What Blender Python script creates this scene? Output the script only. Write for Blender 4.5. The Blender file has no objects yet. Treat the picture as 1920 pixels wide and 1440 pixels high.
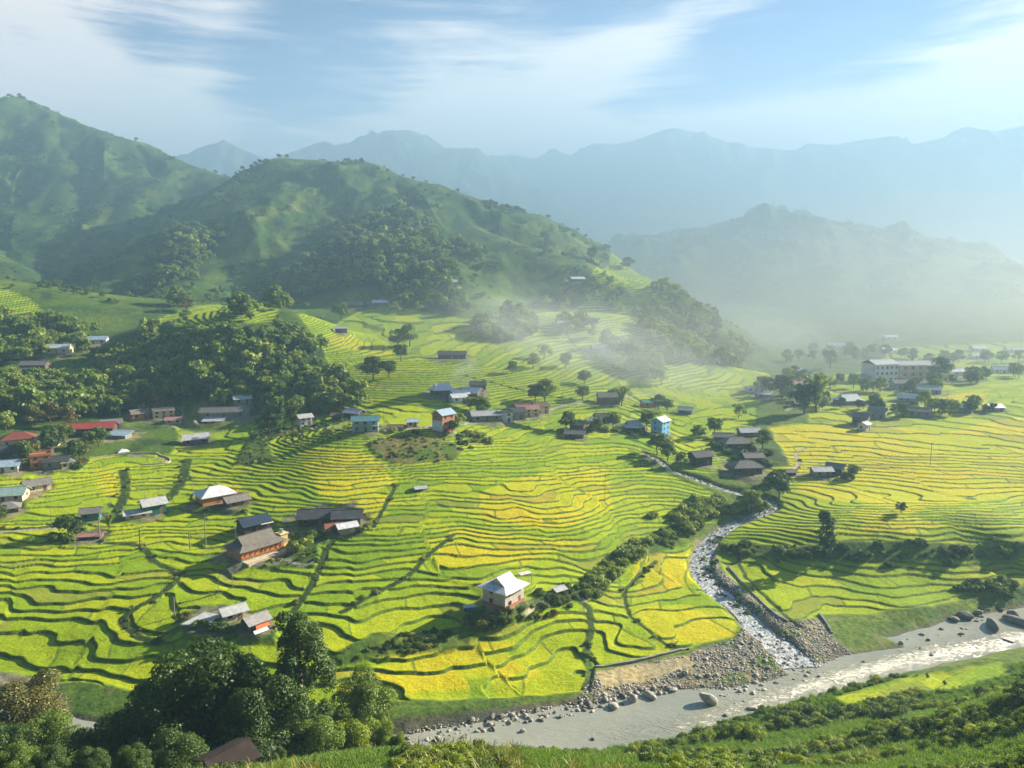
import bpy, bmesh, math, random
import numpy as np
from mathutils import Vector, Matrix

scene = bpy.context.scene
R = math.radians

# ------------------------------------------------------------------ camera
CAMZ, PITCH, FPX = 85.0, R(7.7), 1400.0
cam_data = bpy.data.cameras.new("camera")
cam = bpy.data.objects.new("camera", cam_data)
scene.collection.objects.link(cam)
cam.location = (0, 0, CAMZ)
cam.rotation_euler = (R(90) - PITCH, 0, 0)
cam_data.sensor_width = 36.0
cam_data.lens = 36.0 * FPX / 1920.0
cam_data.clip_start = 0.5
cam_data.clip_end = 12000
scene.camera = cam
scene.view_settings.view_transform = 'Standard'
scene.view_settings.look = 'None'
scene.view_settings.exposure = 2.0
scene.view_settings.gamma = 1.0
scene.cycles.use_denoising = True
scene.cycles.max_bounces = 5
scene.cycles.diffuse_bounces = 3
scene.cycles.glossy_bounces = 2
scene.cycles.transmission_bounces = 3
scene.cycles.volume_bounces = 1
scene.cycles.transparent_max_bounces = 8
scene.cycles.use_adaptive_sampling = True
scene.cycles.adaptive_threshold = 0.02
scene.cycles.sample_clamp_indirect = 6

# ------------------------------------------------------------------ sun
HAZE_D = 0.0003
SUN_AZ, SUN_EL = R(62), R(24)     # azimuth to the right of the view direction (+Y)
sd = bpy.data.lights.new("sun", 'SUN')
sun = bpy.data.objects.new("sun", sd)
scene.collection.objects.link(sun)
sdir = Vector((math.sin(SUN_AZ) * math.cos(SUN_EL), math.cos(SUN_AZ) * math.cos(SUN_EL), math.sin(SUN_EL)))
sun.rotation_euler = sdir.to_track_quat('Z', 'Y').to_euler()
sd.energy = 5.0
sd.angle = R(0.5)
sd.color = (1.0, 0.88, 0.70)

# ------------------------------------------------------------------ world: sky with thin wind-drawn cloud
world = bpy.data.worlds.new("World")
scene.world = world
world.use_nodes = True
nt = world.node_tree
nt.nodes.clear()
def N(tree, typ, **kw):
    n = tree.nodes.new(typ)
    for k, v in kw.items():
        if k.startswith('i_'):
            key = k[2:]
            key = int(key) if key.isdigit() else key
            n.inputs[key].default_value = v
        else:
            setattr(n, k, v)
    return n
def L(tree, a, b):
    tree.links.new(a, b)
class G:
    """little expression helper for node trees"""
    def __init__(s, tree): s.t = tree
    def _in(s, n, i, v):
        if v is None: return
        if isinstance(v, bpy.types.NodeSocket): s.t.links.new(v, n.inputs[i])
        else: n.inputs[i].default_value = v
    def m(s, op, a, b=None, c=None, clamp=False):
        n = s.t.nodes.new('ShaderNodeMath'); n.operation = op; n.use_clamp = clamp
        s._in(n, 0, a); s._in(n, 1, b); s._in(n, 2, c)
        return n.outputs[0]
    def mix(s, f, a, b, typ='MIX'):
        n = s.t.nodes.new('ShaderNodeMixRGB'); n.blend_type = typ
        s._in(n, 0, f)
        for i, v in ((1, a), (2, b)):
            if isinstance(v, tuple) and len(v) == 3: v = (*v, 1)
            s._in(n, i, v)
        return n.outputs[0]
    def ramp(s, v, a, b, inv=False):
        n = s.t.nodes.new('ShaderNodeMapRange'); n.interpolation_type = 'SMOOTHSTEP'
        s._in(n, 0, v); n.inputs[1].default_value = a; n.inputs[2].default_value = b
        n.inputs[3].default_value = 1 if inv else 0; n.inputs[4].default_value = 0 if inv else 1
        return n.outputs[0]
    def noise(s, vec, scale, detail=4, rough=0.55, dist=0.0, out=0):
        n = s.t.nodes.new('ShaderNodeTexNoise')
        if vec is not None: s.t.links.new(vec, n.inputs['Vector'])
        n.inputs['Scale'].default_value = scale; n.inputs['Detail'].default_value = detail
        n.inputs['Roughness'].default_value = rough; n.inputs['Distortion'].default_value = dist
        return n.outputs[out]
    def attr(s, name, out='Fac'):
        n = s.t.nodes.new('ShaderNodeAttribute'); n.attribute_name = name
        return n.outputs[out]
    def comb(s, x, y, z=0.0):
        n = s.t.nodes.new('ShaderNodeCombineXYZ')
        s._in(n, 0, x); s._in(n, 1, y); s._in(n, 2, z)
        return n.outputs[0]

g = G(nt)
sky = N(nt, 'ShaderNodeTexSky', sky_type='NISHITA')
sky.sun_disc = False
sky.sun_elevation = SUN_EL
sky.sun_rotation = SUN_AZ
sky.altitude = 900
sky.air_density = 1.0
sky.dust_density = 0.6
sky.ozone_density = 1.5
tc = N(nt, 'ShaderNodeTexCoord')
sep = N(nt, 'ShaderNodeSeparateXYZ'); L(nt, tc.outputs['Generated'], sep.inputs[0])
az = g.m('ARCTAN2', sep.outputs[0], sep.outputs[1])          # heading, radians, 0 = north (+Y)
el = g.m('ARCSINE', sep.outputs[2])                           # elevation above the horizon
def streak(a0, e0, ang, la, lb, amp, soft=1.0):
    """an elongated cloud bank round heading a0, elevation e0 (degrees)"""
    c, s_ = math.cos(R(ang)), math.sin(R(ang))
    da = g.m('SUBTRACT', az, R(a0)); de = g.m('SUBTRACT', el, R(e0))
    u = g.m('ADD', g.m('MULTIPLY', da, c / R(la)), g.m('MULTIPLY', de, s_ / R(la)))
    v = g.m('ADD', g.m('MULTIPLY', da, -s_ / R(lb)), g.m('MULTIPLY', de, c / R(lb)))
    d2 = g.m('ADD', g.m('MULTIPLY', u, u), g.m('MULTIPLY', v, v))
    return g.m('MULTIPLY', g.m('POWER', 2.718, g.m('MULTIPLY', d2, -soft)), amp)
skyv = g.comb(az, g.m('MULTIPLY', el, 2.6), 0.0)
rot = N(nt, 'ShaderNodeMapping'); rot.inputs['Rotation'].default_value = (0, 0, R(-24)); rot.inputs['Scale'].default_value = (1.0, 2.6, 1)
L(nt, skyv, rot.inputs[0])
n1 = g.noise(rot.outputs[0], 4.2, 9, 0.62, 0.55)
n2 = g.noise(skyv, 2.6, 6, 0.6, 0.3)
banks = None
for a in ((-33, 10, 5, 10, 9, .62), (-27, 8, -28, 14, 6.5, .72), (-22, 13.5, 62, 7, 2.4, .40), (-29.5, 15.5, -34, 5.5, 1.1, .35),
          (-2, 13, 12, 12, 4.8, .75), (7, 15.6, 22, 12, 1.7, .72), (2, 9.5, 4, 15, 3.2, .50), (15, 10.8, 6, 11, 1.7, .62),
          (34, 13.5, 24, 13, 4.2, .95), (30, 9.5, 8, 16, 2.6, .5), (24.8, 18.7, 14, 1.1, .25, .6), (-4, 20, 10, 10, 2.5, .22),
          (-30, 19, 5, 12, 3.5, .35), (-90, 15, 0, 30, 12, .5), (100, 18, 0, 45, 12, .6), (180, 25, 0, 60, 12, .4)):
    b = streak(*a)
    banks = b if banks is None else g.m('ADD', banks, b)
low = g.m('MULTIPLY', g.ramp(el, R(3), R(14), inv=True), 0.42)
cov = g.m('ADD', banks, low)
cov = g.m('ADD', cov, g.m('MULTIPLY', g.m('SUBTRACT', n1, 0.5), 1.7))
cov = g.m('ADD', cov, g.m('MULTIPLY', g.m('SUBTRACT', n2, 0.5), 0.55))
rot2 = N(nt, 'ShaderNodeMapping'); rot2.inputs['Rotation'].default_value = (0, 0, R(-20)); rot2.inputs['Scale'].default_value = (1.6, 9.0, 1)
L(nt, skyv, rot2.inputs[0])
n3 = g.noise(rot2.outputs[0], 3.0, 8, 0.68, 0.9)
cov = g.m('ADD', cov, g.m('MULTIPLY', g.m('SUBTRACT', n3, 0.5), g.m('ADD', .35, g.m('MULTIPLY', banks, 1.15))))
cov = g.ramp(cov, 0.10, 0.92)
CLOUD = (4.5, 3.9, 3.55, 1)
SKYMUL = (0.09, 0.185, 0.35)
blue = g.mix(1.0, sky.outputs[0], SKYMUL, 'MULTIPLY')
col = g.mix(g.m('MULTIPLY', cov, 0.88), blue, CLOUD)
bg = N(nt, 'ShaderNodeBackground'); bg.inputs[1].default_value = 0.068
L(nt, col, bg.inputs[0])
wo = N(nt, 'ShaderNodeOutputWorld'); L(nt, bg.outputs[0], wo.inputs[0])
# ================================================================== helpers
rng = np.random.default_rng(7)
random.seed(7)
_perm = np.random.default_rng(11).permutation(256).astype(np.int64)
_perm = np.concatenate([_perm, _perm, _perm])
_ga = np.random.default_rng(12).uniform(0, 2 * np.pi, 256)
_gx, _gy = np.cos(_ga), np.sin(_ga)
def pnoise(x, y, seed=0):
    x = np.asarray(x, float) + seed * 17.31; y = np.asarray(y, float) + seed * 9.77
    xi = np.floor(x).astype(np.int64); yi = np.floor(y).astype(np.int64)
    xf = x - xi; yf = y - yi
    u = xf * xf * xf * (xf * (xf * 6 - 15) + 10); v = yf * yf * yf * (yf * (yf * 6 - 15) + 10)
    X = xi & 255; Y = yi & 255
    def gr(ix, iy, fx, fy):
        h = _perm[_perm[ix] + iy]
        return _gx[h] * fx + _gy[h] * fy
    X1 = (X + 1) & 255; Y1 = (Y + 1) & 255
    a = gr(X, Y, xf, yf); b = gr(X1, Y, xf - 1, yf)
    c = gr(X, Y1, xf, yf - 1); d = gr(X1, Y1, xf - 1, yf - 1)
    return ((a + u * (b - a)) * (1 - v) + (c + u * (d - c)) * v) * 1.5
def fbm(x, y, o=4, seed=0, rough=0.5):
    s = 0; a = 1.0; t = 0
    for i in range(o):
        s = s + a * pnoise(x * 2 ** i, y * 2 ** i, seed + i); t += a; a *= rough
    return s / t
def ridged(x, y, o=4, seed=0):
    s = 0; a = 1.0; t = 0
    for i in range(o):
        s = s + a * (1 - np.abs(pnoise(x * 2 ** i, y * 2 ** i, seed + i)) * 1.6); t += a; a *= 0.5
    return s / t
def sstep(a, b, x):
    t = np.clip((x - a) / (b - a), 0, 1); return t * t * (3 - 2 * t)

cP, sP = math.cos(PITCH), math.sin(PITCH)
def raydir(px, py):
    """direction of the sight line through a survey reading (px, py), scaled so that its northward part is 1"""
    a = (np.asarray(px, float) - 960) / FPX; b = (720 - np.asarray(py, float)) / FPX
    dx, dy, dz = a, cP + b * sP, -sP + b * cP
    return dx / dy, dz / dy
def at_z(px, py, z):
    kx, kz = raydir(px, py); Y = (z - CAMZ) / kz
    return kx * Y, Y
def at_y(px, py, Y):
    kx, kz = raydir(px, py); Y = np.asarray(Y, float)
    return kx * Y, Y, CAMZ + kz * Y

# ================================================================== valley floor and near slopes (thin plate through surveyed heights)
VALLEY = [  # px, py, height
 (0,1240,1.5),(250,1290,1.5),(450,1310,1.5),(640,1310,1.5),(900,1310,1.5),(1090,1285,1.6),(1290,1228,1.4),(1380,1190,1.8),
 (0,1180,4.5),(250,1200,4.5),(450,1210,5),(640,1210,5),(820,1200,4.3),(1000,1200,3.2),(1100,1180,3.2),(1250,1180,2.6),(1330,1130,3),
 (945,1145,8),(1040,1118,7.0),(870,1160,5.5),
 (0,1100,8),(250,1100,8),(420,1150,7.5),(500,1090,9),(700,1100,9),(850,1090,8.8),(1000,1070,8.8),(1150,1080,5.5),(1250,1090,4),
 (0,1000,13),(250,1000,12),(450,1020,11),(600,1000,13),(750,1000,14),(900,1000,13.5),(1100,1000,12),(1230,1020,7),
 (0,900,19),(250,900,17),(480,900,18),(600,900,19.5),(750,900,19),(900,900,19),(1100,900,17.5),(1240,890,16),(1330,930,12),(1400,960,8.5),
 (0,830,22.5),(150,830,22),(300,820,21),(450,830,21),(560,830,24),(640,815,28),(760,830,26),(830,815,27),(900,840,23),(1000,830,22.5),(1200,830,20.5),(1400,840,18),
 (130,790,24),(400,775,23),(600,770,27),(800,760,31),(1000,765,27),(1200,760,23.5),(1400,760,21.5),
 (1500,770,21.5),(1700,770,22),(1900,770,23),(1500,850,17),(1700,850,18),(1900,850,18.5),(1500,930,12),(1700,930,14),(1900,930,14.5),
 (1440,1005,8.5),(1560,1008,10.5),(1700,1012,11),(1900,1020,11),(1380,1035,5.2),(1560,1062,5.4),(1700,1066,5.6),(1900,1060,6),
 (1450,1130,3.2),(1500,1160,2.8),(1700,1130,3.2),(1900,1100,3.8),(1560,1195,1.0),(1700,1170,1.3),(1850,1145,1.6),
 (1500,700,22),(1700,700,22.5),(1900,700,24),(1600,655,23),(1900,655,27),(1350,690,22),(2200,900,18),(2200,760,26),(2200,1050,7),
 (-250,1200,4),(-250,1000,14),(-250,850,24),(-200,770,30),
]
BYDIST = [  # px, py, distance north
 (600,610,500),(800,600,510),(1000,610,510),(1180,590,545),(1000,700,400),(800,690,385),(680,700,378),(1200,690,445),(600,680,400),(420,740,372),
 # near slopes below the camera
 (1900,1300,88),(1990,1440,56),(1800,1330,104),(1700,1400,92),(1560,1440,84),(1400,1440,80),(1250,1440,76),(1100,1425,74),(950,1415,72),(800,1412,72),(640,1425,74),(480,1455,78),(300,1475,80),(100,1475,80),
 (1560,1380,112),(1440,1400,115),(1330,1430,104),(2150,1300,70),
]
_c = [(*at_z(a, b, z), z) for a, b, z in VALLEY]
for a, b, Y in BYDIST:
    x, y, z = at_y(a, b, Y); _c.append((float(x), float(y), float(z)))
# near river bank, bench field, ground under the big trees, hillside round and behind the viewpoint (plan metres)
_c += [(*at_z(a, b, z), z) for a, b, z in ((1560,1312,2.5),(1700,1285,3),(1850,1250,3.5),(1480,1335,2),(1330,1385,2),(1200,1415,2.5),(1050,1412,2),(2100,1200,4),
       (1750,1310,4),(1640,1320,4),(100,1390,3),(250,1420,6),(0,1420,6))]
_c += [(-30,118,4),(-60,110,5),(-90,105,6),(10,118,4),(-45,95,12),(-80,90,16),(-20,95,14),(20,100,12),(-130,95,14),(-180,110,12),(-45,60,36),(-80,55,38),(-130,55,48),(0,50,47),(30,60,41),(45,45,60),(80,45,66),
       (0,14,71),(-60,14,70),(50,14,73),(0,25,61.5),(-60,25,60),(50,25,65),(0,0,81),(-70,0,80),(70,0,83),(0,38,53),(-40,40,49),(40,40,56),(0,-25,92),(-100,-25,90),(100,-25,96),(150,60,58),(200,100,40),(-200,30,70),(200,20,86),
       (-500,300,60),(-400,200,14),(500,300,22),(700,500,30),(420,200,8),(0,700,70),(-500,650,160),(0,1200,90),(900,1200,120),(0,2200,90),(-1500,1500,200),(2000,1500,150)]
_c = np.array(_c, float)
def _tps_fit(P, zv, lam):
    n = len(P); d = np.hypot(P[:, None, 0] - P[None, :, 0], P[:, None, 1] - P[None, :, 1])
    K = np.where(d > 0, d * d * np.log(np.maximum(d, 1e-9)), 0) + lam * np.eye(n)
    A = np.zeros((n + 3, n + 3)); A[:n, :n] = K; A[:n, n] = 1; A[:n, n + 1:] = P; A[n, :n] = 1; A[n + 1:, :n] = P.T
    return np.linalg.solve(A, np.concatenate([zv, np.zeros(3)]))
_wq = lambda y: np.maximum(y, -60)
_S = 200.0
_warp = lambda x, y: (x / _S, y / _S)
_P = np.stack(_warp(_c[:, 0], _c[:, 1]), 1)
_w = _tps_fit(_P, _c[:, 2], 2e-4)
def valley(x, y):
    X, Y = _warp(np.asarray(x, float), np.asarray(y, float))
    s = _w[-3] + _w[-2] * X + _w[-1] * Y
    for i in range(len(_P)):
        d2 = (X - _P[i, 0]) ** 2 + (Y - _P[i, 1]) ** 2
        s = s + _w[i] * 0.5 * d2 * np.log(np.maximum(d2, 1e-12))
    return s

# ================================================================== hills: ridge lines (px, py, distance) with flank slopes
RIDGES = [
 # tall mountain on the left
 ([(-500,300,1000),(-200,260,1050),(-60,215,1100),(35,182,1100),(100,212,1080),(170,238,1065),(250,264,1050),(330,298,1020),(445,340,980)], .74, 9),
 ([(60,195,1095),(130,300,980),(110,400,860),(60,470,760)], .72, 16),
 ([(250,264,1050),(270,330,960),(230,420,840),(200,500,740)], .70, 16),
 ([(-250,280,1000),(-200,420,800),(-180,520,640)], .62, 25),
 ([(60,470,760),(90,530,690),(140,585,630)], .42, 20),
 ([(200,500,740),(250,545,690),(300,580,620)], .42, 20),
 ([(-60,400,830),(-40,470,760),(20,520,730)], .5, 20),
 # middle mountain
 ([(350,400,930),(450,338,910),(530,296,900),(610,303,915),(690,305,900),(760,333,880),(815,345,865),(900,375,845),(980,398,830),(1040,432,815),(1085,470,800),(1150,503,775),(1220,548,735),(1290,595,690),(1345,640,650),(1400,668,625)], .66, 14),
 ([(690,305,900),(745,385,800),(790,450,700),(850,520,610)], .60, 15),
 ([(530,296,900),(460,370,810),(360,425,730),(345,520,620)], .60, 15),
 ([(450,338,910),(330,410,800),(240,480,700),(200,545,600)], .62, 15),
 ([(815,345,865),(880,425,770),(1000,465,720),(1090,490,700),(1170,520,690)], .58, 10),
 # wooded knolls at the foot
 ([(175,672,425),(230,634,440),(300,606,446),(380,584,450),(480,566,450),(540,584,440),(592,640,418)], .66, 14),
 ([(640,628,520),(700,640,500),(745,672,480)], .34, 10),
 ([(-300,640,430),(-60,668,420),(40,690,405),(120,668,415),(175,655,425),(225,705,405),(260,752,385)], .6, 12),
 ([(-300,420,760),(-60,450,740),(10,492,700),(60,560,660),(120,590,620),(195,620,580)], .55, 12),
 # hazy hill on the right
 ([(1080,500,1500),(1150,466,1500),(1210,452,1480),(1300,464,1450),(1350,450,1420),(1385,418,1400),(1430,404,1400),(1500,405,1380),(1600,420,1320),(1700,448,1260),(1800,482,1200),(1920,520,1120),(2150,570,1000)], .38, 42),
 ([(1350,455,1420),(1340,540,1150),(1420,600,900)], .32, 20),
 ([(1600,432,1300),(1620,540,1050),(1600,610,850)], .30, 20),
 ([(1800,512,1100),(1790,590,880),(1850,635,760)], .28, 20),
 ([(1700,520,1500),(1790,478,1900),(1850,456,1900),(1930,442,1900),(2200,420,1900)], .5, 20),
 # far range
 ([(200,340,2100),(300,318,2100),(345,294,2100),(385,274,2100),(412,268,2100),(440,273,2100),(500,299,2120),(560,281,2150),(590,270,2150),(608,264,2150),(640,276,2150),(700,258,2150),(725,244,2150),(765,243,2150),(800,259,2150),(830,277,2150),(882,278,2150),(912,294,2150),(945,345,2100),(985,430,1950)], .72, 8),
 ([(800,330,2600),(880,300,2600),(930,294,2600),(965,289,2600),(1000,299,2600),(1038,280,2600),(1065,291,2600),(1088,300,2600),(1115,268,2600),(1150,270,2600),(1195,264,2600),(1225,250,2600),(1262,240,2600),(1310,249,2600),(1370,270,2600),(1402,277,2600),(1440,276,2600),(1458,283,2600),(1495,281,2600),(1515,269,2600),(1560,272,2600),(1600,265,2600),(1662,256,2600),(1702,274,2600),(1750,262,2600),(1780,256,2600),(1812,238,2600),(1832,247,2600),(1870,246,2600),(1925,234,2600),(2100,215,2600),(2500,260,2600)], .72, 8),
 ([(1262,240,2600),(1320,380,2200),(1280,450,1900)], .6, 25),
 ([(1662,256,2600),(1640,380,2150),(1700,450,1900)], .6, 25),
 ([(1812,238,2600),(1900,380,2200),(1950,430,1950)], .6, 25),
 ([(765,243,2150),(850,380,1750)], .6, 20),
]
_segs = []
for pts, sl, wd in RIDGES:
    P3 = [tuple(float(v) for v in at_y(a, b, Y)) for a, b, Y in pts]
    far = pts[0][2] > 1800
    for p, q in zip(P3[:-1], P3[1:]):
        _segs.append((p, q, sl, wd, far))
def hills(x, y):
    """highest ridge flank above each point (smoothly joined)"""
    x = np.asarray(x, float); y = np.asarray(y, float)
    R1 = np.full(x.shape, -1e3); R2 = np.full(x.shape, 1e3)
    sel = y > 300
    if not sel.any(): return R1, R2
    X = x[sel].astype(np.float32); Y = y[sel].astype(np.float32)
    wx = X + (22 * fbm(X / 160, Y / 160, 3, 3)).astype(np.float32); wy = Y + (22 * fbm(X / 160, Y / 160, 3, 8)).astype(np.float32)
    best = np.full(X.shape, -1e3, np.float32); acc = np.zeros(X.shape, np.float32); nd = np.full(X.shape, 1e3, np.float32)
    k = np.float32(7.0)
    for p, q, sl, wd, far in _segs:
        ax, ay, az_ = p; bx, by, bz = q
        reach = (max(az_, bz) + 60) / sl
        m = (Y > min(ay, by) - reach) & (X > min(ax, bx) - reach) & (X < max(ax, bx) + reach)
        if not m.any(): continue
        xm, ym, wxm, wym = X[m], Y[m], wx[m], wy[m]
        ex, ey = bx - ax, by - ay; L2 = ex * ex + ey * ey + 1e-9
        t = np.clip(((xm - ax) * ex + (ym - ay) * ey) / L2, 0, 1)
        d0 = np.hypot(xm - ax - t * ex, ym - ay - t * ey)
        t2 = np.clip(((wxm - ax) * ex + (wym - ay) * ey) / L2, 0, 1)
        d1 = np.hypot(wxm - ax - t2 * ex, wym - ay - t2 * ey)
        b = sstep(0, 70, d0)
        d = d0 * (1 - b) + d1 * b
        h = az_ + (bz - az_) * (t * (1 - b) + t2 * b) - sl * (np.sqrt(d * d + wd * wd) - wd)
        bm_ = best[m]; nb = np.maximum(bm_, h)
        acc[m] = acc[m] * np.exp((bm_ - nb) / k) + np.exp((h - nb) / k)
        best[m] = nb; nd[m] = np.minimum(nd[m], d0)
    R1[sel] = best + k * np.log(np.maximum(acc, 1)) * sstep(0, 40, nd) * 0.8; R2[sel] = nd
    return R1, R2

# ------------------------------------------------------------------ plan outlines
def plan_at_z(poly, z=0.0):
    return np.array([at_z(a, b, z) for a, b in poly], float)
def sdist(poly, x, y):
    """signed distance to a closed plan outline, positive inside"""
    x = np.asarray(x, float); y = np.asarray(y, float)
    inside = np.zeros(x.shape, bool); dm = np.full(x.shape, 1e9)
    n = len(poly)
    for i in range(n):
        ax, ay = poly[i]; bx, by = poly[(i + 1) % n]
        ex, ey = bx - ax, by - ay
        t = np.clip(((x - ax) * ex + (y - ay) * ey) / (ex * ex + ey * ey + 1e-9), 0, 1)
        dm = np.minimum(dm, np.hypot(x - ax - t * ex, y - ay - t * ey))
        c = ((ay > y) != (by > y))
        with np.errstate(divide='ignore', invalid='ignore'):
            xi = (bx - ax) * (y - ay) / (by - ay + 1e-12) + ax
        inside ^= (c & (x < xi))
    return np.where(inside, dm, -dm)
def pdist(line, x, y, w=None):
    """distance to a plan polyline (and interpolated width / station)"""
    dm = np.full(np.shape(x), 1e9); ww = np.zeros(np.shape(x)); st = np.zeros(np.shape(x))
    s0 = 0
    for i in range(len(line) - 1):
        ax, ay = line[i][:2]; bx, by = line[i + 1][:2]
        ex, ey = bx - ax, by - ay; l = math.hypot(ex, ey)
        t = np.clip(((x - ax) * ex + (y - ay) * ey) / (l * l + 1e-9), 0, 1)
        d = np.hypot(x - ax - t * ex, y - ay - t * ey)
        m = d < dm
        dm = np.where(m, d, dm); st = np.where(m, s0 + t * l, st)
        if w is not None: ww = np.where(m, w[i] + (w[i + 1] - w[i]) * t, ww)
        s0 += l
    return dm, ww, st

FAR_BANK = [(-500,1215),(-200,1245),(-50,1262),(60,1330),(300,1375),(600,1374),(760,1376),(850,1362),(950,1343),(1050,1325),(1120,1316),(1200,1300),(1260,1292),(1330,1290),(1400,1282),(1470,1268),(1540,1246),(1580,1226),(1640,1222),(1690,1212),(1660,1195),(1720,1182),(1780,1162),(1850,1150),(1960,1130),(2300,1080)]
NEAR_BANK = [(2300,1155),(1990,1205),(1880,1222),(1800,1240),(1700,1262),(1600,1290),(1545,1304),(1480,1320),(1400,1342),(1330,1366),(1260,1388),(1170,1404),(1050,1412),(850,1420),(500,1440),(0,1440),(-500,1330)]
RIVER = plan_at_z(FAR_BANK + NEAR_BANK, 0.0)

def surf0(x, y):
    v = valley(x, y)
    far = sstep(480, 640, np.asarray(y, float))
    v = v * (1 - far) + np.clip(v, 20, 60) * far
    h, nd = hills(x, y)
    n_big = ridged(x / 210, y / 210, 3, 21) - .55
    n_sm = fbm(x / 45, y / 45, 4, 31)
    rise = np.clip((h - v) / 60, 0, 1)
    away = sstep(4, 60, nd)
    h = h + rise * away * ((n_big * 34 + (ridged(x / 75, y / 75, 3, 23) - .55) * 13) * np.clip(y / 800, .4, 2.0)) + rise * n_sm * 4.0 * np.clip(y / 700, .5, 2) * (.35 + .65 * away)
    k = 4.0
    m = np.maximum(h, v)
    return m + k * np.log(np.exp((h - m) / k) + np.exp((v - m) / k)) - 0.0, h - v

STREAM_PX = [(1205,845),(1235,860),(1262,880),(1300,893),(1350,912),(1400,925),(1440,937),(1446,951),(1402,968),(1355,990),(1325,1020),(1312,1058),(1332,1092),(1380,1132),(1430,1182),(1468,1212),(1500,1245)]
STREAM_W = [0.85 * w for w in (1.2,1.4,1.6,1.8,2.2,2.6,3.2,3.2,3.4,4.0,4.6,5.2,5.6,5.6,6.0,7.0,8.0)]
def cast(px, py, f=None, y0=45.0, y1=3200.0, n=520):
    """where the sight line of a survey reading meets the ground"""
    f = f or (lambda x, y: surf0(x, y)[0])
    px = np.atleast_1d(np.asarray(px, float)); py = np.atleast_1d(np.asarray(py, float))
    kx, kz = raydir(px, py)
    Ys = np.geomspace(y0, y1, n)
    X = kx[:, None] * Ys[None, :]; Y = np.broadcast_to(Ys[None, :], X.shape)
    Z = CAMZ + kz[:, None] * Ys[None, :]
    H = f(X.ravel(), Y.ravel()).reshape(X.shape)
    below = Z <= H
    i = np.where(below.any(1), below.argmax(1), n - 1); i = np.maximum(i, 1)
    r = np.arange(len(px))
    a = Z[r, i - 1] - H[r, i - 1]; b = Z[r, i] - H[r, i]
    t = np.clip(a / (a - b + 1e-9), 0, 1)
    Yh = Ys[i - 1] + (Ys[i] - Ys[i - 1]) * t
    return kx * Yh, Yh
_sx, _sy = cast([p[0] for p in STREAM_PX], [p[1] for p in STREAM_PX])
def resample(line, k):
    line = np.array(line, float); out = []
    for i in range(len(line) - 1):
        p0 = line[max(i - 1, 0)]; p1 = line[i]; p2 = line[i + 1]; p3 = line[min(i + 2, len(line) - 1)]
        for j in range(k):
            t = j / k
            out.append(0.5 * ((2 * p1) + (-p0 + p2) * t + (2 * p0 - 5 * p1 + 4 * p2 - p3) * t * t + (-p0 + 3 * p1 - 3 * p2 + p3) * t ** 3))
    out.append(line[-1]); return np.array(out)
STREAM = resample(np.stack([_sx, _sy, STREAM_W], 1), 4)
_sz = surf0(STREAM[:, 0], STREAM[:, 1])[0] - 1.0
_sz = np.minimum.accumulate(np.maximum(_sz, 0.02)); _sz[-8:] = np.linspace(_sz[-9], 0.03, 8)
_kk = np.ones(5) / 5; _sz = np.convolve(np.pad(_sz, 2, mode='edge'), _kk, 'valid')

# ================================================================== ground cover outlines (plan), found once from survey readings
def ground_poly(pts):
    x, y = cast([p[0] for p in pts], [p[1] for p in pts]); return np.stack([x, y], 1)
PADDY = [ground_poly(p) for p in (
 [(-260,880),(0,890),(60,888),(150,880),(170,855),(320,850),(340,830),(330,800),(370,760),(520,755),(560,740),(620,690),(600,640),(560,590),(700,570),(800,585),(900,600),(1000,590),(1100,560),(1200,510),(1270,560),(1290,640),(1330,700),(1420,690),(1460,725),(1420,760),(1410,860),(1330,890),(1260,875),(1210,850),(1200,865),(1300,905),(1360,935),(1350,970),(1300,1000),(1290,1050),(1340,1110),(1390,1160),(1380,1192),(1300,1212),(1115,1250),(1100,1290),(900,1305),(760,1312),(640,1318),(450,1315),(230,1285),(110,1272),(-40,1240),(-260,1220)],
 [(1400,960),(1460,940),(1480,905),(1440,880),(1480,870),(1440,800),(1520,790),(1500,730),(1600,700),(1680,650),(1900,640),(2200,640),(2250,900),(2250,1060),(1920,1095),(1760,1130),(1640,1148),(1540,1150),(1480,1165),(1400,1110),(1345,1050),(1340,1010)],
)]
PADDY += [ground_poly([(300,598),(380,572),(480,556),(540,575),(520,600),(440,608),(330,612)]), ground_poly([(60,700),(160,690),(165,712),(90,715)]),
          ground_poly([(0,535),(60,560),(110,600),(60,640),(-60,640)]), ground_poly([(1560,1302),(1700,1268),(1880,1240),(1900,1262),(1800,1290),(1700,1296),(1590,1324)])]
NOPADDY = [ground_poly(p) for p in (
 [(880,1180),(870,1160),(880,1140),(920,1130),(990,1125),(1060,1105),(1110,1098),(1150,1060),(1210,1010),(1270,975),(1330,985),(1290,1020),(1200,1040),(1160,1080),(1110,1120),(1050,1128),(980,1150),(930,1185)],
 [(1340,1012),(1420,1018),(1500,1022),(1920,1014),(2200,1010),(2200,1042),(1920,1046),(1700,1052),(1560,1052),(1420,1044),(1360,1040)],
 [(690,830),(760,812),(850,830),(870,845),(850,862),(740,868),(700,850)],
 [(430,1060),(430,1020),(545,1000),(680,985),(690,1000),(600,1020),(592,1060),(520,1064)],
 [(380,960),(380,935),(465,940),(465,962)], [(560,800),(500,830),(520,862),(440,870),(480,800)],
 [(330,1165),(360,1150),(450,1150),(520,1170),(515,1200),(400,1195)],
 [(540,1385),(700,1330),(1090,1292),(1110,1310),(700,1400)],
 [(700,1185),(880,1165),(900,1185),(880,1205),(760,1225),(640,1245),(620,1232)],
)]
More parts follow.
